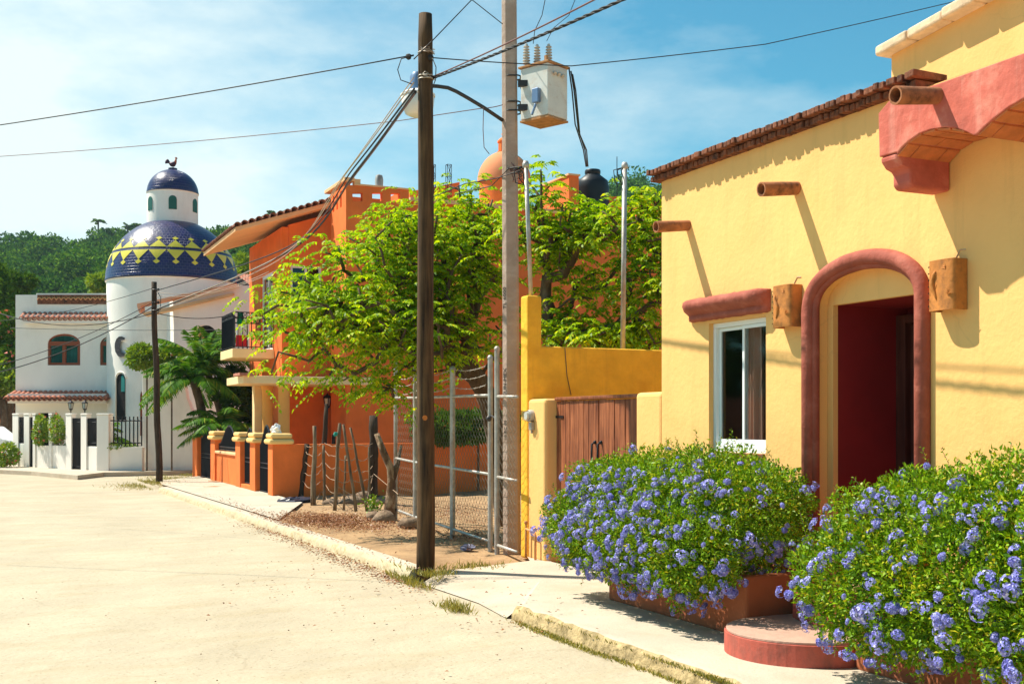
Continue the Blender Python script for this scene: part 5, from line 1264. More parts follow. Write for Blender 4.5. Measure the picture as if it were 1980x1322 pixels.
# garden wall with capped pillars and wavy iron gates
gwl = thing('orange_garden_wall', (5.8, 30, 0), 'orange garden wall with ringed yellow pillar caps, wavy iron gates and a long side wall', 'wall')
GW = 5.8; yy = lambda px: Yx(px, GW)
sy = yy(527)
wl = MB().box(GW + .03, 22, sy - .0 + .001, sy + .2, -.1, 1.20); wl.build('side_wall', ora, gwl, bevel=.012)
capy = M('cap_yellow', (.86, .55, .20), .85, var=.08)
def pillar(pa, pb, ztop, cap=True, w_=.38):
    ya_, yb_ = yy(pa), yy(pb); MB().box(GW, GW + w_, yb_, ya_, -.05, ztop).build('pillar', ora, gwl, bevel=.012)
    if cap:
        c = Vector((GW + w_ / 2, (ya_ + yb_) / 2, ztop)); hw = w_ / 2; hy2 = (ya_ - yb_) / 2
        for k, e in ((0, .085), (1, .05)):
            MB().prism([(c.x - hw - e, c.y - hy2 - e, c.z + .001 + .125 * k), (c.x + hw + e, c.y - hy2 - e, c.z + .001 + .125 * k), (c.x + hw + e, c.y + hy2 + e, c.z + .001 + .125 * k), (c.x - hw - e, c.y + hy2 + e, c.z + .001 + .125 * k)], (0, 0, .12)).build('pillar_cap', capy, gwl, bevel=.055, seg=4)
pillar(372, 381, 1.28, False, .25); pillar(407, 415, 1.20); pillar(455, 464, 1.20); pillar(483, 493, 1.20); pillar(518, 527, 1.20, True, .40)
MB().box(GW + .05, GW + .25, yy(455) + .002, yy(415) - .002, -.05, .82).build('low_wall', ora, gwl, bevel=.012)
MB().box(GW + .0, GW + .3, yy(455) + .002, yy(415) - .002, .822, .90).build('wall_ledge', peach, gwl, bevel=.02)
MB().box(GW + .02, GW + .3, yy(483) + .002, yy(464) - .002, -.05, .14).build('low_wall', ora, gwl, bevel=.012)
def igate(name, pa, pb, z0, zm, zp):
    ya_, yb_ = yy(pa) - .01, yy(pb) + .01; mb = MB(); n_ = max(8, int((ya_ - yb_) / .085)); X_ = GW + .13
    tf = lambda t: zm + (zp - zm) * (math.sin(PI * t) ** 2)
    mb.tube([(X_, ya_ + (yb_ - ya_) * i / 24, tf(i / 24)) for i in range(25)], .022, 6)
    for i in range(n_ + 1): t = i / n_; mb.tube([(X_, ya_ + (yb_ - ya_) * t, z0), (X_, ya_ + (yb_ - ya_) * t, tf(t))], .013, 4)
    for z in (z0 + .02, z0 + (zm - z0) * .52, z0 + (zm - z0) * .62): mb.tube([(X_, ya_, z), (X_, yb_, z)], .018, 4)
    mb.box(X_ + .012, X_ + .018, yb_, ya_, z0, zm - .02)
    mb.build(name, iron, gwl)
igate('gate', 381, 407, .03, 1.2, 1.55); igate('railing', 415, 455, .92, 1.08, 1.60); igate('gate', 464, 483, .15, 1.2, 1.55); igate('gate', 493, 518, .04, 1.15, 1.62)
one(MB().sphere((GW + .2, yy(517), 1.52), 1, 10, 8, sc=(.12, .12, .13), jit=.3), 'white_cloth', white_p, 'crumpled white cloth on top of the last orange pillar', 'cloth')
# ---------- white house ----------
rnd.seed(44)
fw = Vector((s_, c_, 0))
def PV(px, py, Z): return at(px, py, Z)
def ppoly(pts, Z): return [at(px, py, Z) for px, py in pts]
def archpx(x0, x1, yb_, ys_, yt_, n=14): 
    cx, a = (x0 + x1) / 2, (x1 - x0) / 2; return [(x0, yb_)] + [(cx - a * math.cos(PI * i / n), ys_ - (ys_ - yt_) * math.sin(PI * i / n)) for i in range(n + 1)] + [(x1, yb_)]
ZH = 46.0
wh = thing('white_house', at(120, 816, 49) * 1, 'white stuccoed house with a round tower, blue tiled domes and arched windows', 'house'); wh.location.z = 0; ROOT[wh.name].z = 0
yb0 = 897
W1 = archpx(92, 155, 706, 664, 645); W2 = archpx(193, 256, 706, 666, 647)
mb = MB().prism(ppoly([(30, 900), (30, 570), (70, 570), (70, 567), (300, 567), (300, 900)], ZH), fw * .3, holes=[ppoly(W1, ZH), ppoly(W2, ZH), ppoly([(72, 798), (112, 798), (112, 897), (72, 897)], ZH)])
mb.prism(ppoly([(30, 900), (30, 570), (34, 570), (34, 900)], ZH + .31), fw * 7)
mb.build('wall', wht, wh)
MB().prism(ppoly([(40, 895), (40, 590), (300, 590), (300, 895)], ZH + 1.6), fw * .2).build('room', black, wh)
wf = M('brown_window_frame', (.26, .07, .03), .6, var=.2)
for Wn, (x0, x1, yt_) in ((W1, (92, 155, 645)), (W2, (193, 256, 647))):
    cx = (x0 + x1) / 2; inner1 = archpx(x0 + 5, x1 - 5, 660, 659, 649); q1 = [(x0 + 5, 701), (x0 + 5, 668), (cx - 3, 668), (cx - 3, 701)]; q2 = [(cx + 3, 701), (cx + 3, 668), (x1 - 5, 668), (x1 - 5, 701)]
    fo = MB().prism(ppoly(Wn, ZH + .06), fw * .12, holes=[ppoly(q, ZH + .06) for q in (inner1, q1, q2)]).build('window', wf, wh)
    MB().prism(ppoly([(x0 + 3, 703), (x1 - 3, 703), (x1 - 3, 660), (cx + 12, 650), (cx - 12, 650), (x0 + 3, 660)], ZH + .12), fw * .01).build('pane', glass, fo)
    MB().prism(ppoly([(x0 + 3, 705), (x1 - 3, 705), (x1 - 3, 660), (cx + 12, 648), (cx - 12, 648), (x0 + 3, 660)], ZH + .35), fw * .03).build('curtain', curtain_g, fo)
def tilerow(name, pxa, pxb, pyt, pyb, Z, out=.5):
    a, b = at(pxa, pyt, Z), at(pxb, pyt, Z); dz = (pyb - pyt) / F * Z; n = int((b - a).length / .20); mb = MB()
    for i in range(n + 1):
        p = a.lerp(b, i / n); q = p - fw * out - Vector((0, 0, dz)); halftile(mb, q, p, Vector((0, 0, 1)), .10, 6, .02, .085)
        halftile(mb, q + rv * .1 + Vector((0, 0, .0)), p + rv * .1, Vector((0, 0, -1)), .09, 5, .02)
    mb.build(name, tile, wh)
    MB().prism([a - Vector((0, 0, .08)), b - Vector((0, 0, .08)), b - Vector((0, 0, dz + .16)) - fw * 0, a - Vector((0, 0, dz + .16))], -fw * out * .8).build('tile_ledge', wht, wh)
tilerow('tile_eave', 48, 216, 606, 618, ZH, .35)
tilerow('tile_canopy', 30, 216, 758, 772, ZH, .9)
# terracotta frieze
fz = MB().prism(ppoly([(72, 588), (72, 570), (212, 570), (212, 588)], ZH - .03), fw * .028); fz.build('frieze', brick, wh)
fs_ = MB(); fo_ = MB()
for k in range(15):
    p = at(76 + k * 9.4, 580, ZH - .04)
    for rr_, mb_ in ((.085, fs_),): mb_.tube([p + rv * rr_ * math.cos(PI * i / 8) + Vector((0, 0, rr_ * math.sin(PI * i / 8))) for i in range(9)], .018, 4)
    p2 = at(80 + k * 9.4, 573.5, ZH - .04); fo_.tube([p2 + rv * .06 * math.cos(PI + PI * i / 8) + Vector((0, 0, .05 * math.sin(PI + PI * i / 8))) for i in range(9)], .014, 4)
fs_.build('frieze_scallops', M('scallop_orange', (.75, .36, .16), .8), wh); fo_.build('frieze_pattern', M('scallop_olive', (.22, .22, .08), .8), wh)
# tower
ZC2 = 47.0; tcx = at(334, 816, ZC2); tcx.z = 0; rt_ = 121 / F * ZC2; zbse = 7.42
tower = MB(); tower.lathe(tcx, [(rt_, -.1), (rt_, zbse - .05), (rt_ + .06, zbse - .02), (0, zbse)], 72); tower.build('tower', wht, wh, autos=40)
dt_m, nt, N, L = newmat('blue_dome_tiles')
out = N.new('ShaderNodeOutputMaterial'); b_ = N.new('ShaderNodeBsdfPrincipled'); L.new(b_.outputs[0], out.inputs[0])
g_ = N.new('ShaderNodeNewGeometry'); sb_ = N.new('ShaderNodeVectorMath'); sb_.operation = 'SUBTRACT'; L.new(g_.outputs['Position'], sb_.inputs[0]); sb_.inputs[1].default_value = (tcx.x, tcx.y, 0)
sp_ = N.new('ShaderNodeSeparateXYZ'); L.new(sb_.outputs[0], sp_.inputs[0]); at_ = N.new('ShaderNodeMath'); at_.operation = 'ARCTAN2'; L.new(sp_.outputs[1], at_.inputs[0]); L.new(sp_.outputs[0], at_.inputs[1])
mu_ = N.new('ShaderNodeMath'); mu_.operation = 'MULTIPLY'; L.new(at_.outputs[0], mu_.inputs[0]); mu_.inputs[1].default_value = 2.2
cb_ = N.new('ShaderNodeCombineXYZ'); L.new(mu_.outputs[0], cb_.inputs[0]); L.new(sp_.outputs[2], cb_.inputs[1])
bk = N.new('ShaderNodeTexBrick'); L.new(cb_.outputs[0], bk.inputs['Vector']); bk.inputs['Scale'].default_value = 1; bk.inputs['Brick Width'].default_value = .15; bk.inputs['Row Height'].default_value = .115; bk.inputs['Mortar Size'].default_value = .010
bk.inputs['Color1'].default_value = (.008, .007, .062, 1); bk.inputs['Color2'].default_value = (.016, .012, .10, 1); bk.inputs['Mortar'].default_value = (.055, .045, .12, 1)
L.new(bk.outputs[0], b_.inputs['Base Color']); b_.inputs['Roughness'].default_value = .34; b_.inputs['Specular IOR Level'].default_value = .6
bp = N.new('ShaderNodeBump'); bp.inputs['Strength'].default_value = .6; bp.inputs['Distance'].default_value = .02; bp.invert = True; L.new(bk.outputs['Fac'], bp.inputs['Height'])
nn_ = noise(nt, g_.outputs['Position'], 5, 2); bp2 = N.new('ShaderNodeBump'); bp2.inputs['Strength'].default_value = .5; bp2.inputs['Distance'].default_value = .03; L.new(nn_.outputs[0], bp2.inputs['Height']); L.new(bp.outputs[0], bp2.inputs['Normal']); L.new(bp2.outputs[0], b_.inputs['Normal'])
RD = 123.5 / F * ZC2; dz0 = zbse
MB().lathe(tcx + Vector((0, 0, dz0)), [(0, 0), (RD, 0), (RD * 1.005, .06)] + [(RD * math.cos(a), RD * math.sin(a)) for a in [R(2 + 68.5 * i / 24) for i in range(25)]], 96).build('dome', dt_m, wh, autos=50)
ym = M('yellow_tiles', (.80, .66, .06), .35, var=.08, spec=.5)
pat = MB()
def sph(a, ph): r = RD + .012; return tcx + Vector((r * math.cos(R(ph)) * math.cos(a), r * math.cos(R(ph)) * math.sin(a), dz0 + r * math.sin(R(ph))))
def tri(a0, wa, p0, p1, n=6):
    for i in range(n):
        t0, t1 = i / n, (i + 1) / n; w0, w1 = wa * (1 - t0), wa * (1 - t1); q0, q1 = p0 + (p1 - p0) * t0, p0 + (p1 - p0) * t1
        for k in range(3):
            u0, u1 = -1 + 2 * k / 3, -1 + 2 * (k + 1) / 3; pat.add([sph(a0 + w0 * u0, q0), sph(a0 + w0 * u1, q0), sph(a0 + w1 * u1, q1), sph(a0 + w1 * u0, q1)], [(0, 1, 2, 3)])
NT_ = 22; off = math.atan2(-c_, -s_) + .05
for k in range(NT_):
    a0 = off + k * 2 * PI / NT_; tri(a0, PI / NT_, 26.2, 33.6); tri(a0, PI / NT_, 23.4, 14.2)
    for (c0, hh, ww) in ((35.6, 2.0, .06), (12.3, 2.2, .055)): tri(a0, ww, c0, c0 + hh, 2); tri(a0, ww, c0, c0 - hh, 2)
pat.build('zigzag_tiles', ym, wh)
zl0 = dz0 + RD * math.sin(R(70.5)) - .06; rl_ = 47.5 / F * ZC2; zl1 = H + (HOR - 377) / F * ZC2
lan = MB().lathe(tcx, [(rl_, zl0), (rl_, zl1), (rl_ + .03, zl1 + .03), (0, zl1 + .03)], 48).build('lantern_tower', wht, wh, autos=40)
gm = M('green_shutter', (.02, .12, .09), .5)
for k in range(6):
    a = math.atan2(-tcx.y, -tcx.x) + k * PI / 3; nrm = Vector((math.cos(a), math.sin(a), 0)); tn_ = Vector((-math.sin(a), math.cos(a), 0)); c0 = tcx + nrm * (rl_ + .012)
    pts = [(-.16, 0)] + [(-.16 * math.cos(PI * i / 10), .40 + .16 * math.sin(PI * i / 10)) for i in range(11)] + [(.16, 0)]
    zb_ = H + (HOR - 413) / F * ZC2
    MB().prism([c0 + tn_ * u + Vector((0, 0, zb_ + v)) for u, v in pts], -nrm * .06).build('lantern_window', gm, lan)
r2 = 48.5 / F * ZC2
MB().lathe(tcx + Vector((0, 0, zl1 + .03)), [(0, 0), (r2, 0), (r2 * 1.01, .04)] + [(r2 * math.cos(a), r2 * .97 * math.sin(a)) for a in [PI / 2 * i / 16 for i in range(1, 16)]] + [(.18, r2 * .97), (.18, r2 * .97 + .06), (0, r2 * .97 + .06)], 64).build('small_dome', dt_m, wh, autos=50)
# rooster
rz = zl1 + .03 + r2 * .97 + .06; rc = tcx + Vector((0, 0, rz))
ro = thing('rooster_figure', rc, 'dark metal rooster with a rusty neck standing on top of the small blue dome', 'weather vane')
dk = M('rooster_metal', (.07, .03, .05), .5, metal=.3, var=.3); rs_ = M('rooster_rust', (.40, .10, .04), .6, var=.3)
S_ = lambda u, z, w=0: rc + rv * u + Vector((0, 0, z)) + fw * w
MB().sphere((0, 0, 0), .001).tube([S_(-.13, .22), S_(-.05, .17), S_(.04, .17), S_(.11, .24)], 0, 10, rs=[.05, .10, .105, .06]).tube([S_(0, 0), S_(-.01, .1)], .012, 5).tube([S_(.03, 0, .03), S_(.03, .1)], .012, 5).tube([S_(-.02, .005), S_(.09, .005)], .01, 4).build('body', dk, ro, smooth=True).data
MB().tube([S_(.08, .2), S_(.12, .3), S_(.13, .38)], 0, 8, rs=[.075, .05, .035]).sphere(S_(.14, .41), .04, 8, 6).tube([S_(.17, .41), S_(.215, .40)], 0, 5, rs=[.018, .003]).build('neck', rs_, ro, smooth=True)
cmb = MB()
for k in range(4): cmb.tube([S_(.10 + k * .022, .43), S_(.095 + k * .022, .475 - abs(k - 1.5) * .01)], 0, 5, rs=[.016, .006])
cmb.build('comb', rs_, ro)
tl = MB()
for k in range(7):
    a = .35 + k * .2; tl.tube([S_(-.10, .22)] + [S_(-.12 - .19 * math.sin(t * 1.3 + .1) * math.cos(a - .6), .22 + .24 * t * math.sin(a) - .10 * t * t * (1.2 - a * .3), (k - 3) * .008) for t in (.3, .6, .85, 1.0)], 0, 6, rs=[.02, .035, .04, .03, .006])
tl.build('tail', dk, ro, smooth=True)
# crescent moon ornament and slots on the tower (wrapped on the wall)
def onTower(px, py, dr=0.0):
    u = (px - 990) / F; d = Vector((c_ * u + s_, -s_ * u + c_, (HOR - py) / F)); o = Vector((0, 0, H)); dx, dy = d.x, d.y
    ox, oy = o.x - tcx.x, o.y - tcx.y; r = rt_ + dr; A_ = dx * dx + dy * dy; B_ = 2 * (ox * dx + oy * dy); C_ = ox * ox + oy * oy - r * r
    t = (-B_ - math.sqrt(max(0, B_ * B_ - 4 * A_ * C_))) / (2 * A_); return o + d * t
def wrapped(pts, d0, d1):
    mb = MB(); a = [onTower(x, y, d0) for x, y in pts]; b = [onTower(x, y, d1) for x, y in pts]; n = len(pts)
    mb.v = [tuple(p) for p in a + b]
    for t in tessellate_polygon([[Vector((x, y, 0)) for x, y in pts]]): mb.f += [tuple(t), tuple(n + i for i in t)]
    mb.f += [(i, (i + 1) % n, n + (i + 1) % n, n + i) for i in range(n)]; return mb
mo = [(241.5, 653), (236, 650.5), (230, 650.5), (225, 655), (222, 663), (221.5, 671), (223, 680), (228, 688), (234, 690.5), (240, 688), (243, 682), (238, 683), (233.5, 679), (231, 672), (231.5, 664), (235, 658), (241, 657)]
wrapped(mo, .03, .10).build('moon_ornament', M('moon_dark', (.05, .045, .05), .6), wh)
wrapped(archpx(225.5, 242, 815, 733, 722, 10), .012, .02).build('tower_window', black, wh)
wrapped([(234, 757), (234, 727), (238, 725), (241, 733), (241, 757)], .02, .026).build('tower_curtain', curtain_g, wh)
sf_ = MB()
ar = [(224, 815)] + [(224 + 9.7 - 9.7 * math.cos(PI * i / 12), 731 - 12 * math.sin(PI * i / 12)) for i in range(13)]
sf_.tube([onTower(x, y, .03) for x, y in ar], .03, 6); sf_.build('tower_window_frame', wht, wh, smooth=True)
wrapped([(271, 842), (271, 764), (273, 756), (275.5, 764), (275.5, 842)], .01, .03).build('tower_slot', wf, wh)
# right hand wing with sloping roof edges and dark arch
ZB = 43.3
A_arch = archpx(371, 421, 720, 654, 628)
mb = MB().prism(ppoly([(336, 905), (336, 578), (455, 552), (484, 552), (484, 905)], ZB), fw * .25, holes=[ppoly(A_arch, ZB)])
for a, b, Z0 in (((310, 905), (310, 600), ZB),):
    # street side of the wing
    q = [at(336, 905, ZB), at(336, 578, ZB), at(336, 578, ZB), at(336, 905, ZB)]
    p0, p1 = at(336, 905, ZB), at(336, 580, ZB); e0 = at(310, 816, ZB + 2.4) - at(336, 816, ZB); e0.z = 0
    mb.prism([p0 + fw * .01, p1 + fw * .01, p1 + e0, p0 + e0], rv * .12)
mb.build('wing_wall', wht, wh)
MB().prism(ppoly([(340, 900), (340, 590), (480, 575), (480, 900)], ZB + 1.3), fw * .2).build('wing_interior', black, wh)
MB().prism(ppoly([(265, 592), (265, 587), (300, 580), (456, 547), (456, 551), (300, 585), (272, 591), (272, 605), (269, 605)], ZB - .35), fw * .5).build('roof_edge', M('wing_trim', (.70, .34, .20), .8), wh)
MB().prism(ppoly([(275, 605), (333, 592), (450, 566), (450, 570), (336, 598), (280, 611)], ZB - .25), fw * .4).build('lower_roof_edge', M('wing_trim_tan', (.66, .42, .22), .8), wh)
# tiled roof right of the dome
rt2 = MB()
for i in range(6):
    p = at(458 + i * 5.2, 533 + i * .0, 48.5); q = at(457 + i * 5.2, 566, 46.8); halftile(rt2, q, p, Vector((0, -1, 1)), .10, 6)
    p = at(460 + i * 5.0, 568, 46.6); q = at(458 + i * 5.2, 598, 45.9); halftile(rt2, q, p, Vector((0, -1, .6)), .10, 6)
rt2.build('side_roof_tiles', tile, wh)
MB().prism(ppoly([(454, 905), (454, 600), (490, 600), (490, 905)], 46.4), fw * 2).build('back_wall', wht, wh)
# ---------- white garden wall ----------
gwz = lambda px: 1.7 * F / (((911 - 902) / (193 - 26) * (px - 26) + 902) - HOR) if px < 193 else 1.7 * F / (911 - HOR)
wg = thing('white_garden_wall', gnd(150, 908), 'white garden wall of square piers with black iron grilles, gates and planted openings', 'wall')
def wseg(name, pa, pb, pyt, pyb, mat=wht, d=.35, back=0, bevel=.015):
    za, zb_ = gwz(pa) + back, gwz(pb) + back
    p = [at(pa, pyt, za), at(pb, pyt, zb_)]; zt_2 = (p[0].z + p[1].z) / 2; zl_ = -.05 if pyb is None else (at(pa, pyb, za).z + at(pb, pyb, zb_).z) / 2
    a, b = Vector((p[0].x, p[0].y, zl_)), Vector((p[1].x, p[1].y, zl_))
    return MB().prism([a, b, b + fw * d, a + fw * d], (0, 0, zt_2 - zl_)).build(name, mat, wg, bevel=bevel)
for a, b in ((24, 35), (46, 56), (63, 68), (94, 99.5), (127, 138), (156, 167), (187, 210)): wseg('pier', a, b, 802, None, d=.45)
for a, b in ((24, 35), (46, 56), (63, 68), (94, 99.5), (127, 138), (156, 167), (187, 210)): wseg('pier_cap', a - .8, b + .8, 799, 801.8, d=.5, back=-.04)
for a, b, y_ in ((35, 46, 857), (68, 94, 861), (99.5, 127, 861), (167, 187, 863), (210, 275, 864)): wseg('low_wall', a + .05, b - .05, y_, None, d=.25, back=.08)
def bars(name, pa, pb, pyt, pyb, n_, back=.2, spike=True):
    mb = MB()
    for i in range(n_ + 1):
        px = pa + (pb - pa) * i / n_; z = gwz(px) + back; mb.tube([at(px, pyb, z), at(px, pyt, z)], .022, 4)
    for py in (pyt + 8, pyb - 6): mb.tube([at(pa, py, gwz(pa) + back), at(pb, py, gwz(pb) + back)], .022, 4)
    mb.build(name, iron, wg)
bars('grille', 36, 46, 806, 857, 4); bars('gate', 57, 63, 806, 904, 4); bars('gate', 139, 155.5, 808, 908, 7); bars('grille', 168, 187, 808, 862, 8); bars('railing', 212, 274, 805, 862, 8)
MB().prism([at(139, 908, 41.9), at(155, 908, 41.9), at(155, 812, 41.9), at(139, 812, 41.9)], fw * .03).build('gate_sheet', iron, wg)
wf2 = MB().prism(ppoly([(275, 912), (275, 717), (352, 717), (356, 740), (362, 770), (372, 795), (385, 798), (398, 812), (404, 830), (404, 909)], 39.8), fw * .35); wf2.build('high_wall', wht, wg, bevel=.03)
MB().prism(ppoly([(273.5, 717), (273.5, 712), (353, 712), (353, 717)], 39.75), fw * .45).build('wall_top', wht, wg)
vt = MB()
for k in range(5): c = at(344 + k * 3.6, 733, 39.78); vt.lathe(c, [(0, 0), (.03, 0), (.03, .02)], 8, rot=Matrix.Rotation(R(90), 3, 'X'))
vt.build('vent_holes', black, wg)
pb_ = MB()
for k in range(12): a = at(318 + k * 3.4, 708, 39.7); pb_.tube([a, a + fw * 1.0], .03, 4)
pb_.build('trellis', darkwood, wg)
for px, lab in ((137, 'small black lantern behind the white piers, left one'), (164, 'small black lantern behind the white piers, right one')):
    lantern(at(px, 790, 43.5), lab, 1.05)
lp2 = one(MB().tube([at(392, 680, 41.5), at(392, 640, 41.5), at(388, 645, 41.5), at(384, 650, 41.5)], .05, 6), 'clothes_hook_post', rust_bounce, 'rusty post with a bent arm in front of the dark white house arch', 'post')
# ---------- planting by the white house ----------
def shrub(label, cx, cy, Z, rx_, ry_, mat, n, lf=.10, flower=0, cat='shrub', name='shrub'):
    c = at(cx, cy, Z); root = thing(name, (c.x, c.y, max(0, c.z - ry_ / F * Z)), label, cat); s = Z / F
    bl = [(c.x + rnd.uniform(-.5, .5) * rx_ * s * c_, c.y + rnd.uniform(-.3, .3), c.z + rnd.uniform(-.4, .4) * ry_ * s, rx_ * s * .62, .45, ry_ * s * .62) for _ in range(7)]
    P_, Nn = blob_points(bl, n, inner=.5, lump=.15); leafmesh('foliage', mat, root, P_, Nn + rdir(n) * .8, rdir(n, .8), rs.uniform(.6, 1.3, n) * lf, rs.uniform(.35, .6, n) * lf)
    if flower:
        P_, Nn = blob_points(bl, flower, inner=.0); leafmesh('blossoms', petal_red, root, P_ + Nn * .03, rdir(flower), rdir(flower), .10, .09)
    MB().tube([(c.x, c.y, 0), (c.x, c.y, c.z)], .03, 5).build('stem', bark, root); return root
shrub('green hedge plant with pink flowers filling the left opening of the white wall', 80, 830, 42.4, 15, 30, leaf_bright, 1500, .10, 30)
shrub('green hedge plant with pink flowers filling the right opening of the white wall', 112, 830, 41.7, 15, 30, leaf_bright, 1500, .10, 30)
shrub('round flowering shrub at the far left edge beside the white wall', 8, 875, 42.5, 24, 26, leaf_bright, 1800, .11, 50)
shrub('bright green climber spilling over the top of the high white wall, left part', 284, 690, 39.5, 34, 24, leaf_bright, 3600, .13)
shrub('green climber with pink flowers on the high white wall beside the palm', 332, 690, 39.4, 34, 24, leaf_bright, 3000, .13, 14)
shrub('green plants growing along the iron railing of the low white wall', 240, 862, 39.9, 34, 5, leaf_bright, 500, .10)
rnd.seed(5)
palm('low fan of pale palm fronds behind the white piers', at(190, 900, 42.8) * 1 - Vector((0, 0, at(190, 900, 42.8).z)), 1.1, 26, 1.4, .38, droop=.5, tr=.10, wd=.05)
palm('leaning coconut palm with drooping fronds behind the far wooden pole', Vector((at(404, 816, 36).x, at(404, 816, 36).y, 0)), 3.0, 26, 2.0, .5, lean=(-.45, .2), droop=.62, tr=.13, wd=.06)
palm('taller palm standing left of the orange house balcony', Vector((at(440, 816, 37.5).x, at(440, 816, 37.5).y, 0)), 3.6, 26, 2.1, .5, lean=(-.75, 0), droop=.35, tr=.11, wd=.06)
palm('bushy young palm in the corner of the orange garden', Vector((at(430, 816, 35.2).x, at(430, 816, 35.2).y, 0)), 1.6, 24, 1.7, .45, droop=.5, tr=.09, wd=.055)
shrub('dark dense shrub between the palms and the orange house', 462, 790, 36.5, 30, 60, leaf_dark, 3500, .15)
shrub('dark leafy tree top beneath the balcony', 445, 745, 37.5, 38, 34, leaf_dark, 3000, .16)
shrub('leafy bush below the palm by the end orange pillar', 395, 850, 36.8, 16, 18, leaf_bright, 700, .12)
shrub('dark green hedge behind the orange side wall, seen through the chain link gate', 925, 822, 27.6, 125, 34, leaf_dark, 6500, .12)
# car and thatched hut at the far left
def car(px, py, Z):
    o = at(px, py, Z); o.z = .0; root = thing('parked_car', o, 'white car partly showing at the left edge behind the shrub', 'car'); d1 = rv; d2 = fw
    P2 = [(-2.1, .35), (-2.15, .75), (-2.0, .95), (-1.35, 1.02), (-.75, 1.5), (.9, 1.52), (1.5, 1.05), (2.05, .95), (2.1, .4), (1.6, .3), (-1.7, .3)]
    MB().prism([o + d1 * u + Vector((0, 0, v)) for u, v in P2], d2 * 1.65).build('body', M('car_white', (.75, .77, .78), .25, var=.03), root, bevel=.08, seg=3)
    for P3 in ([(-1.15, 1.02), (-.68, 1.42), (.05, 1.44), (.05, 1.04)], [(.12, 1.04), (.12, 1.44), (.82, 1.44), (1.3, 1.06)]): MB().prism([o - d2 * .012 + d1 * u + Vector((0, 0, v)) for u, v in P3], d2 * .02).build('window', glassmat('car_glass'), root)
    for u in (-1.35, 1.3):
        wl_ = MB().tube([o + d1 * u + Vector((0, 0, .33)) - d2 * .02, o + d1 * u + Vector((0, 0, .33)) + d2 * .2], .33, 20).build('wheel', wire_m, root, autos=40); MB().tube([o + d1 * u + Vector((0, 0, .33)) - d2 * .035, o + d1 * u + Vector((0, 0, .33)) - d2 * .02], .18, 14).build('rim', galv, wl_)
    hl = MB().sphere(o + d1 * 2.03 + Vector((0, 0, .72)) + d2 * .2, .09, 8, 6); hl.build('headlight', lampglobe, root)
car(-68, 816, 47)
hut = thing('thatched_hut', Vector((at(-10, 816, 58).x, at(-10, 816, 58).y, 0)), 'thatched roof hut with pale peach wall at the far left', 'hut')
MB().prism(ppoly([(-90, 880), (-90, 792), (29, 792), (29, 880)], 57), fw * 4).build('wall', peach, hut)
MB().prism(ppoly([(-100, 799), (-60, 765), (22, 768), (31, 797)], 56.5), fw * 5).build('roof', M('thatch', (.34, .25, .16), .98, var=.4, vs=9, bump=1, bs=30, stretch=(1, 1, .3)), hut)
tb3 = []
for i in range(900): p = at(rnd.uniform(-60, 31), rnd.uniform(768, 798), 56.4); tb3.append(p)
leafmesh('thatch_ends', leaf_dead, hut, [tuple(p) for p in tb3], np.array([(0, -.3, -1)] * 900) + rs.normal(size=(900, 3)) * .3, rdir(900), .5, .07)
# trees left of the house
for cx, cy, Z, rx_, ry_, m_, n_, fl, lab in ((-30, 600, 62, 60, 90, leaf_dark, 5200, 0, 'large dark tree at the left edge behind the white house'), (12, 660, 56, 26, 60, leaf_dark, 2600, 110, 'dark tree with red blossoms left of the white house'), (0, 735, 55, 36, 36, leaf_bright, 2200, 0, 'yellow green shrubby tree above the thatched hut'), (30, 540, 66, 38, 30, leaf_dark, 2200, 0, 'small crowned dark tree rising behind the white parapet'), (200, 548, 70, 28, 26, leaf_bright, 2000, 0, 'bright green tree between parapet and blue dome'), (470, 520, 75, 22, 34, leaf_bright, 2000, 0, 'bright green tree between blue dome and orange eave')):
    c = at(cx, cy, Z); s = Z / F; root = thing('background_tree', (c.x, c.y, 0), lab, 'tree')
    bl = [(c.x + rnd.uniform(-.6, .6) * rx_ * s, c.y + rnd.uniform(-.8, .8), c.z + rnd.uniform(-.65, .65) * ry_ * s, rx_ * s * .45, .9, ry_ * s * .38) for _ in range(10)]
    P_, Nn = blob_points(bl, n_, inner=.5, lump=.2); leafmesh('crown', m_, root, P_, Nn + rdir(n_) * .9, rdir(n_, .8), rs.uniform(.6, 1.3, n_) * .30, rs.uniform(.3, .5, n_) * .30)
    if fl: P_, Nn = blob_points(bl, fl, inner=0); leafmesh('blossoms', petal_red, root, P_ + Nn * .1, rdir(fl), rdir(fl), .22, .2)
    MB().tube([(c.x, c.y, -.1), (c.x + .2, c.y, c.z * .5), (c.x, c.y, c.z)], 0, 8, rs=[.22, .16, .08]).build('trunk', bark, root, smooth=True)

# ---------- wooded hillside ----------
PR = [(-900, 470), (-200, 465), (0, 458), (45, 448), (90, 437), (130, 452), (190, 428), (240, 436), (300, 445), (390, 432), (440, 415), (520, 417), (590, 410), (650, 388), (800, 400), (950, 398), (1050, 372), (1120, 352), (1200, 335), (1280, 345), (1500, 330), (2600, 420)]
def ridge(px):
    for (a, ya_), (b, yb_) in zip(PR[:-1], PR[1:]):
        if a <= px <= b: return ya_ + (yb_ - ya_) * (px - a) / (b - a)
    return 450
def hz(px, t):
    Z = 85 + 175 * t; zr_ = H + (HOR - ridge(px) - 62) / F * 260; return Z, max(0, t) ** .85 * zr_ - .5 + 1.5 * math.sin(px * .02 + t * 9) * t
hm = MB(); nx, nt_ = 90, 20
for j in range(nt_ + 4):
    t = j / nt_
    for i in range(nx + 1):
        px = -900 + 3500 * i / nx; Z, z = hz(px, min(t, 1)); Z += max(0, t - 1) * 500; z -= max(0, t - 1) * 60; p = at(px, 816, Z); hm.v.append((p.x, p.y, z))
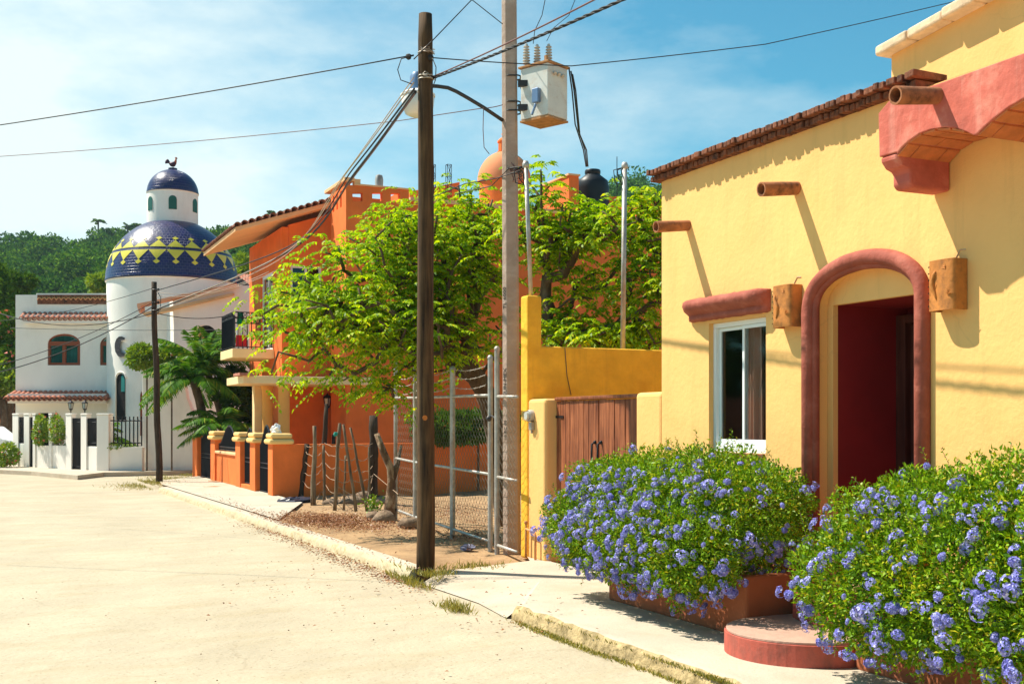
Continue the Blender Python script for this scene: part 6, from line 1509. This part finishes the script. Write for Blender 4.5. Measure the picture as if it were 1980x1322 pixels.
for j in range(nt_ + 3):
    for i in range(nx): a = j * (nx + 1) + i; hm.f.append((a, a + 1, a + nx + 2, a + nx + 1))
struct(hm, 'hillside', M('hill_soil', (.05, .09, .03), .95, var=.4, vs=.1), smooth=True)
P_, D_, S_l = [], [], []
rnd.seed(9)
spots = [(rnd.uniform(-120, 700), rnd.random() ** .75, 1) for _ in range(470)] + [(rnd.uniform(1020, 1330), rnd.uniform(.55, 1), 1) for _ in range(110)] + [(rnd.uniform(700, 1020), rnd.uniform(.8, 1), 1) for _ in range(25)] + [(rnd.uniform(-100, 700), 1.0, 1) for _ in range(45)]
for (px, t, _) in spots:
    Z, z = hz(px, t); p = at(px, 816, Z); hh = rnd.uniform(2.8, 7) * (.8 + .2 * t) * (1 if rnd.random() < .8 else 1.25); w_r = hh * rnd.uniform(.5, .95)
    nb = rnd.randint(4, 7)
    for k in range(nb):
        c = np.array([p.x + rnd.gauss(0, w_r * .36), p.y + rnd.gauss(0, w_r * .36), z + hh * rnd.uniform(.35, .9)]); rr_ = w_r * rnd.uniform(.26, .42); n_ = 130
        d = rdir(n_, .35); q = c + d * rr_ * np.array([1, 1, .72]) * rs.uniform(.75, 1.08, (n_, 1)); P_.append(q); D_.append(d + rdir(n_) * .9); S_l.append(rs.uniform(.45, 1.0, n_))
P_, D_, S_l = np.concatenate(P_), np.concatenate(D_), np.concatenate(S_l)
tag(leafmesh('hillside_forest', leaf_hill, None, P_, D_, rdir(len(P_), .6), S_l * .78, S_l * .5), 'dense green forest covering the hill behind the houses', 'forest', kind='stuff')
rnd.seed(3)
for k, (px, dy, lab) in enumerate(((247, 0, 'small palm on the ridge just left of the white lantern tower'), (262, -3, 'ridge palm touching the white lantern tower on its left'), (523, -6, 'palm silhouetted on the ridge left of the orange tower'), (190, -3, 'palm top on the ridge above the middle of the hill'), (628, -8, 'palm crown on the ridge against the orange tower'))):
    Z, z = hz(px, 1.0); p = at(px, 816, Z - 2); p.z = z; hh = H + (HOR - (ridge(px) + 4 + dy * .5)) / F * Z - z
    palm(lab, p, hh, 13, 2.2, .7, droop=.5, tr=.18, wd=.16, group='palms on the ridge', name='ridge_palm')

# ---------- across the street (outside the frame, mirrored in the window glass) ----------
rnd.seed(77)
one(MB().box(-13.4, -13.0, -4, 60, -.1, 2.6), 'brick_wall', M('opposite_brick', (.30, .12, .07), .9, var=.4, vs=6), 'tall brick wall across the street, reflected in the yellow house window', 'wall')
for k, (x, y) in enumerate(((-16, 30), (-17, 38), (-16, 46))):
    root = thing('background_tree', (x, y, 0), ('leafy tree across the street, first from the viewer', 'leafy tree across the street, middle one', 'leafy tree across the street, last one')[k], 'tree')
    bl = [(x + rnd.uniform(-1.5, 1.5), y + rnd.uniform(-3, 3), rnd.uniform(2.5, 6.5), 1.9, 2.2, 1.7) for _ in range(8)]
    P_, Nn = blob_points(bl, 3500, inner=.5, lump=.2); leafmesh('crown', leaf_dark, root, P_, Nn + rdir(3500) * .9, rdir(3500, .8), .45, .3)
    MB().tube([(x, y, -.1), (x, y, 4)], .2, 8).build('trunk', bark, root)

# ---------- air ----------
hz_m, nt, N, L = newmat('air'); out = N.new('ShaderNodeOutputMaterial'); pv = N.new('ShaderNodeVolumePrincipled'); L.new(pv.outputs[0], out.inputs['Volume'])
pv.inputs['Color'].default_value = (.70, .90, 1, 1); pv.inputs['Density'].default_value = .0002; pv.inputs['Anisotropy'].default_value = .2
tag(MB().box(-750, 850, -320, 1550, -12, 75).build('haze', hz_m), 'pale haze in the air over the street and hill', 'haze', kind='stuff')
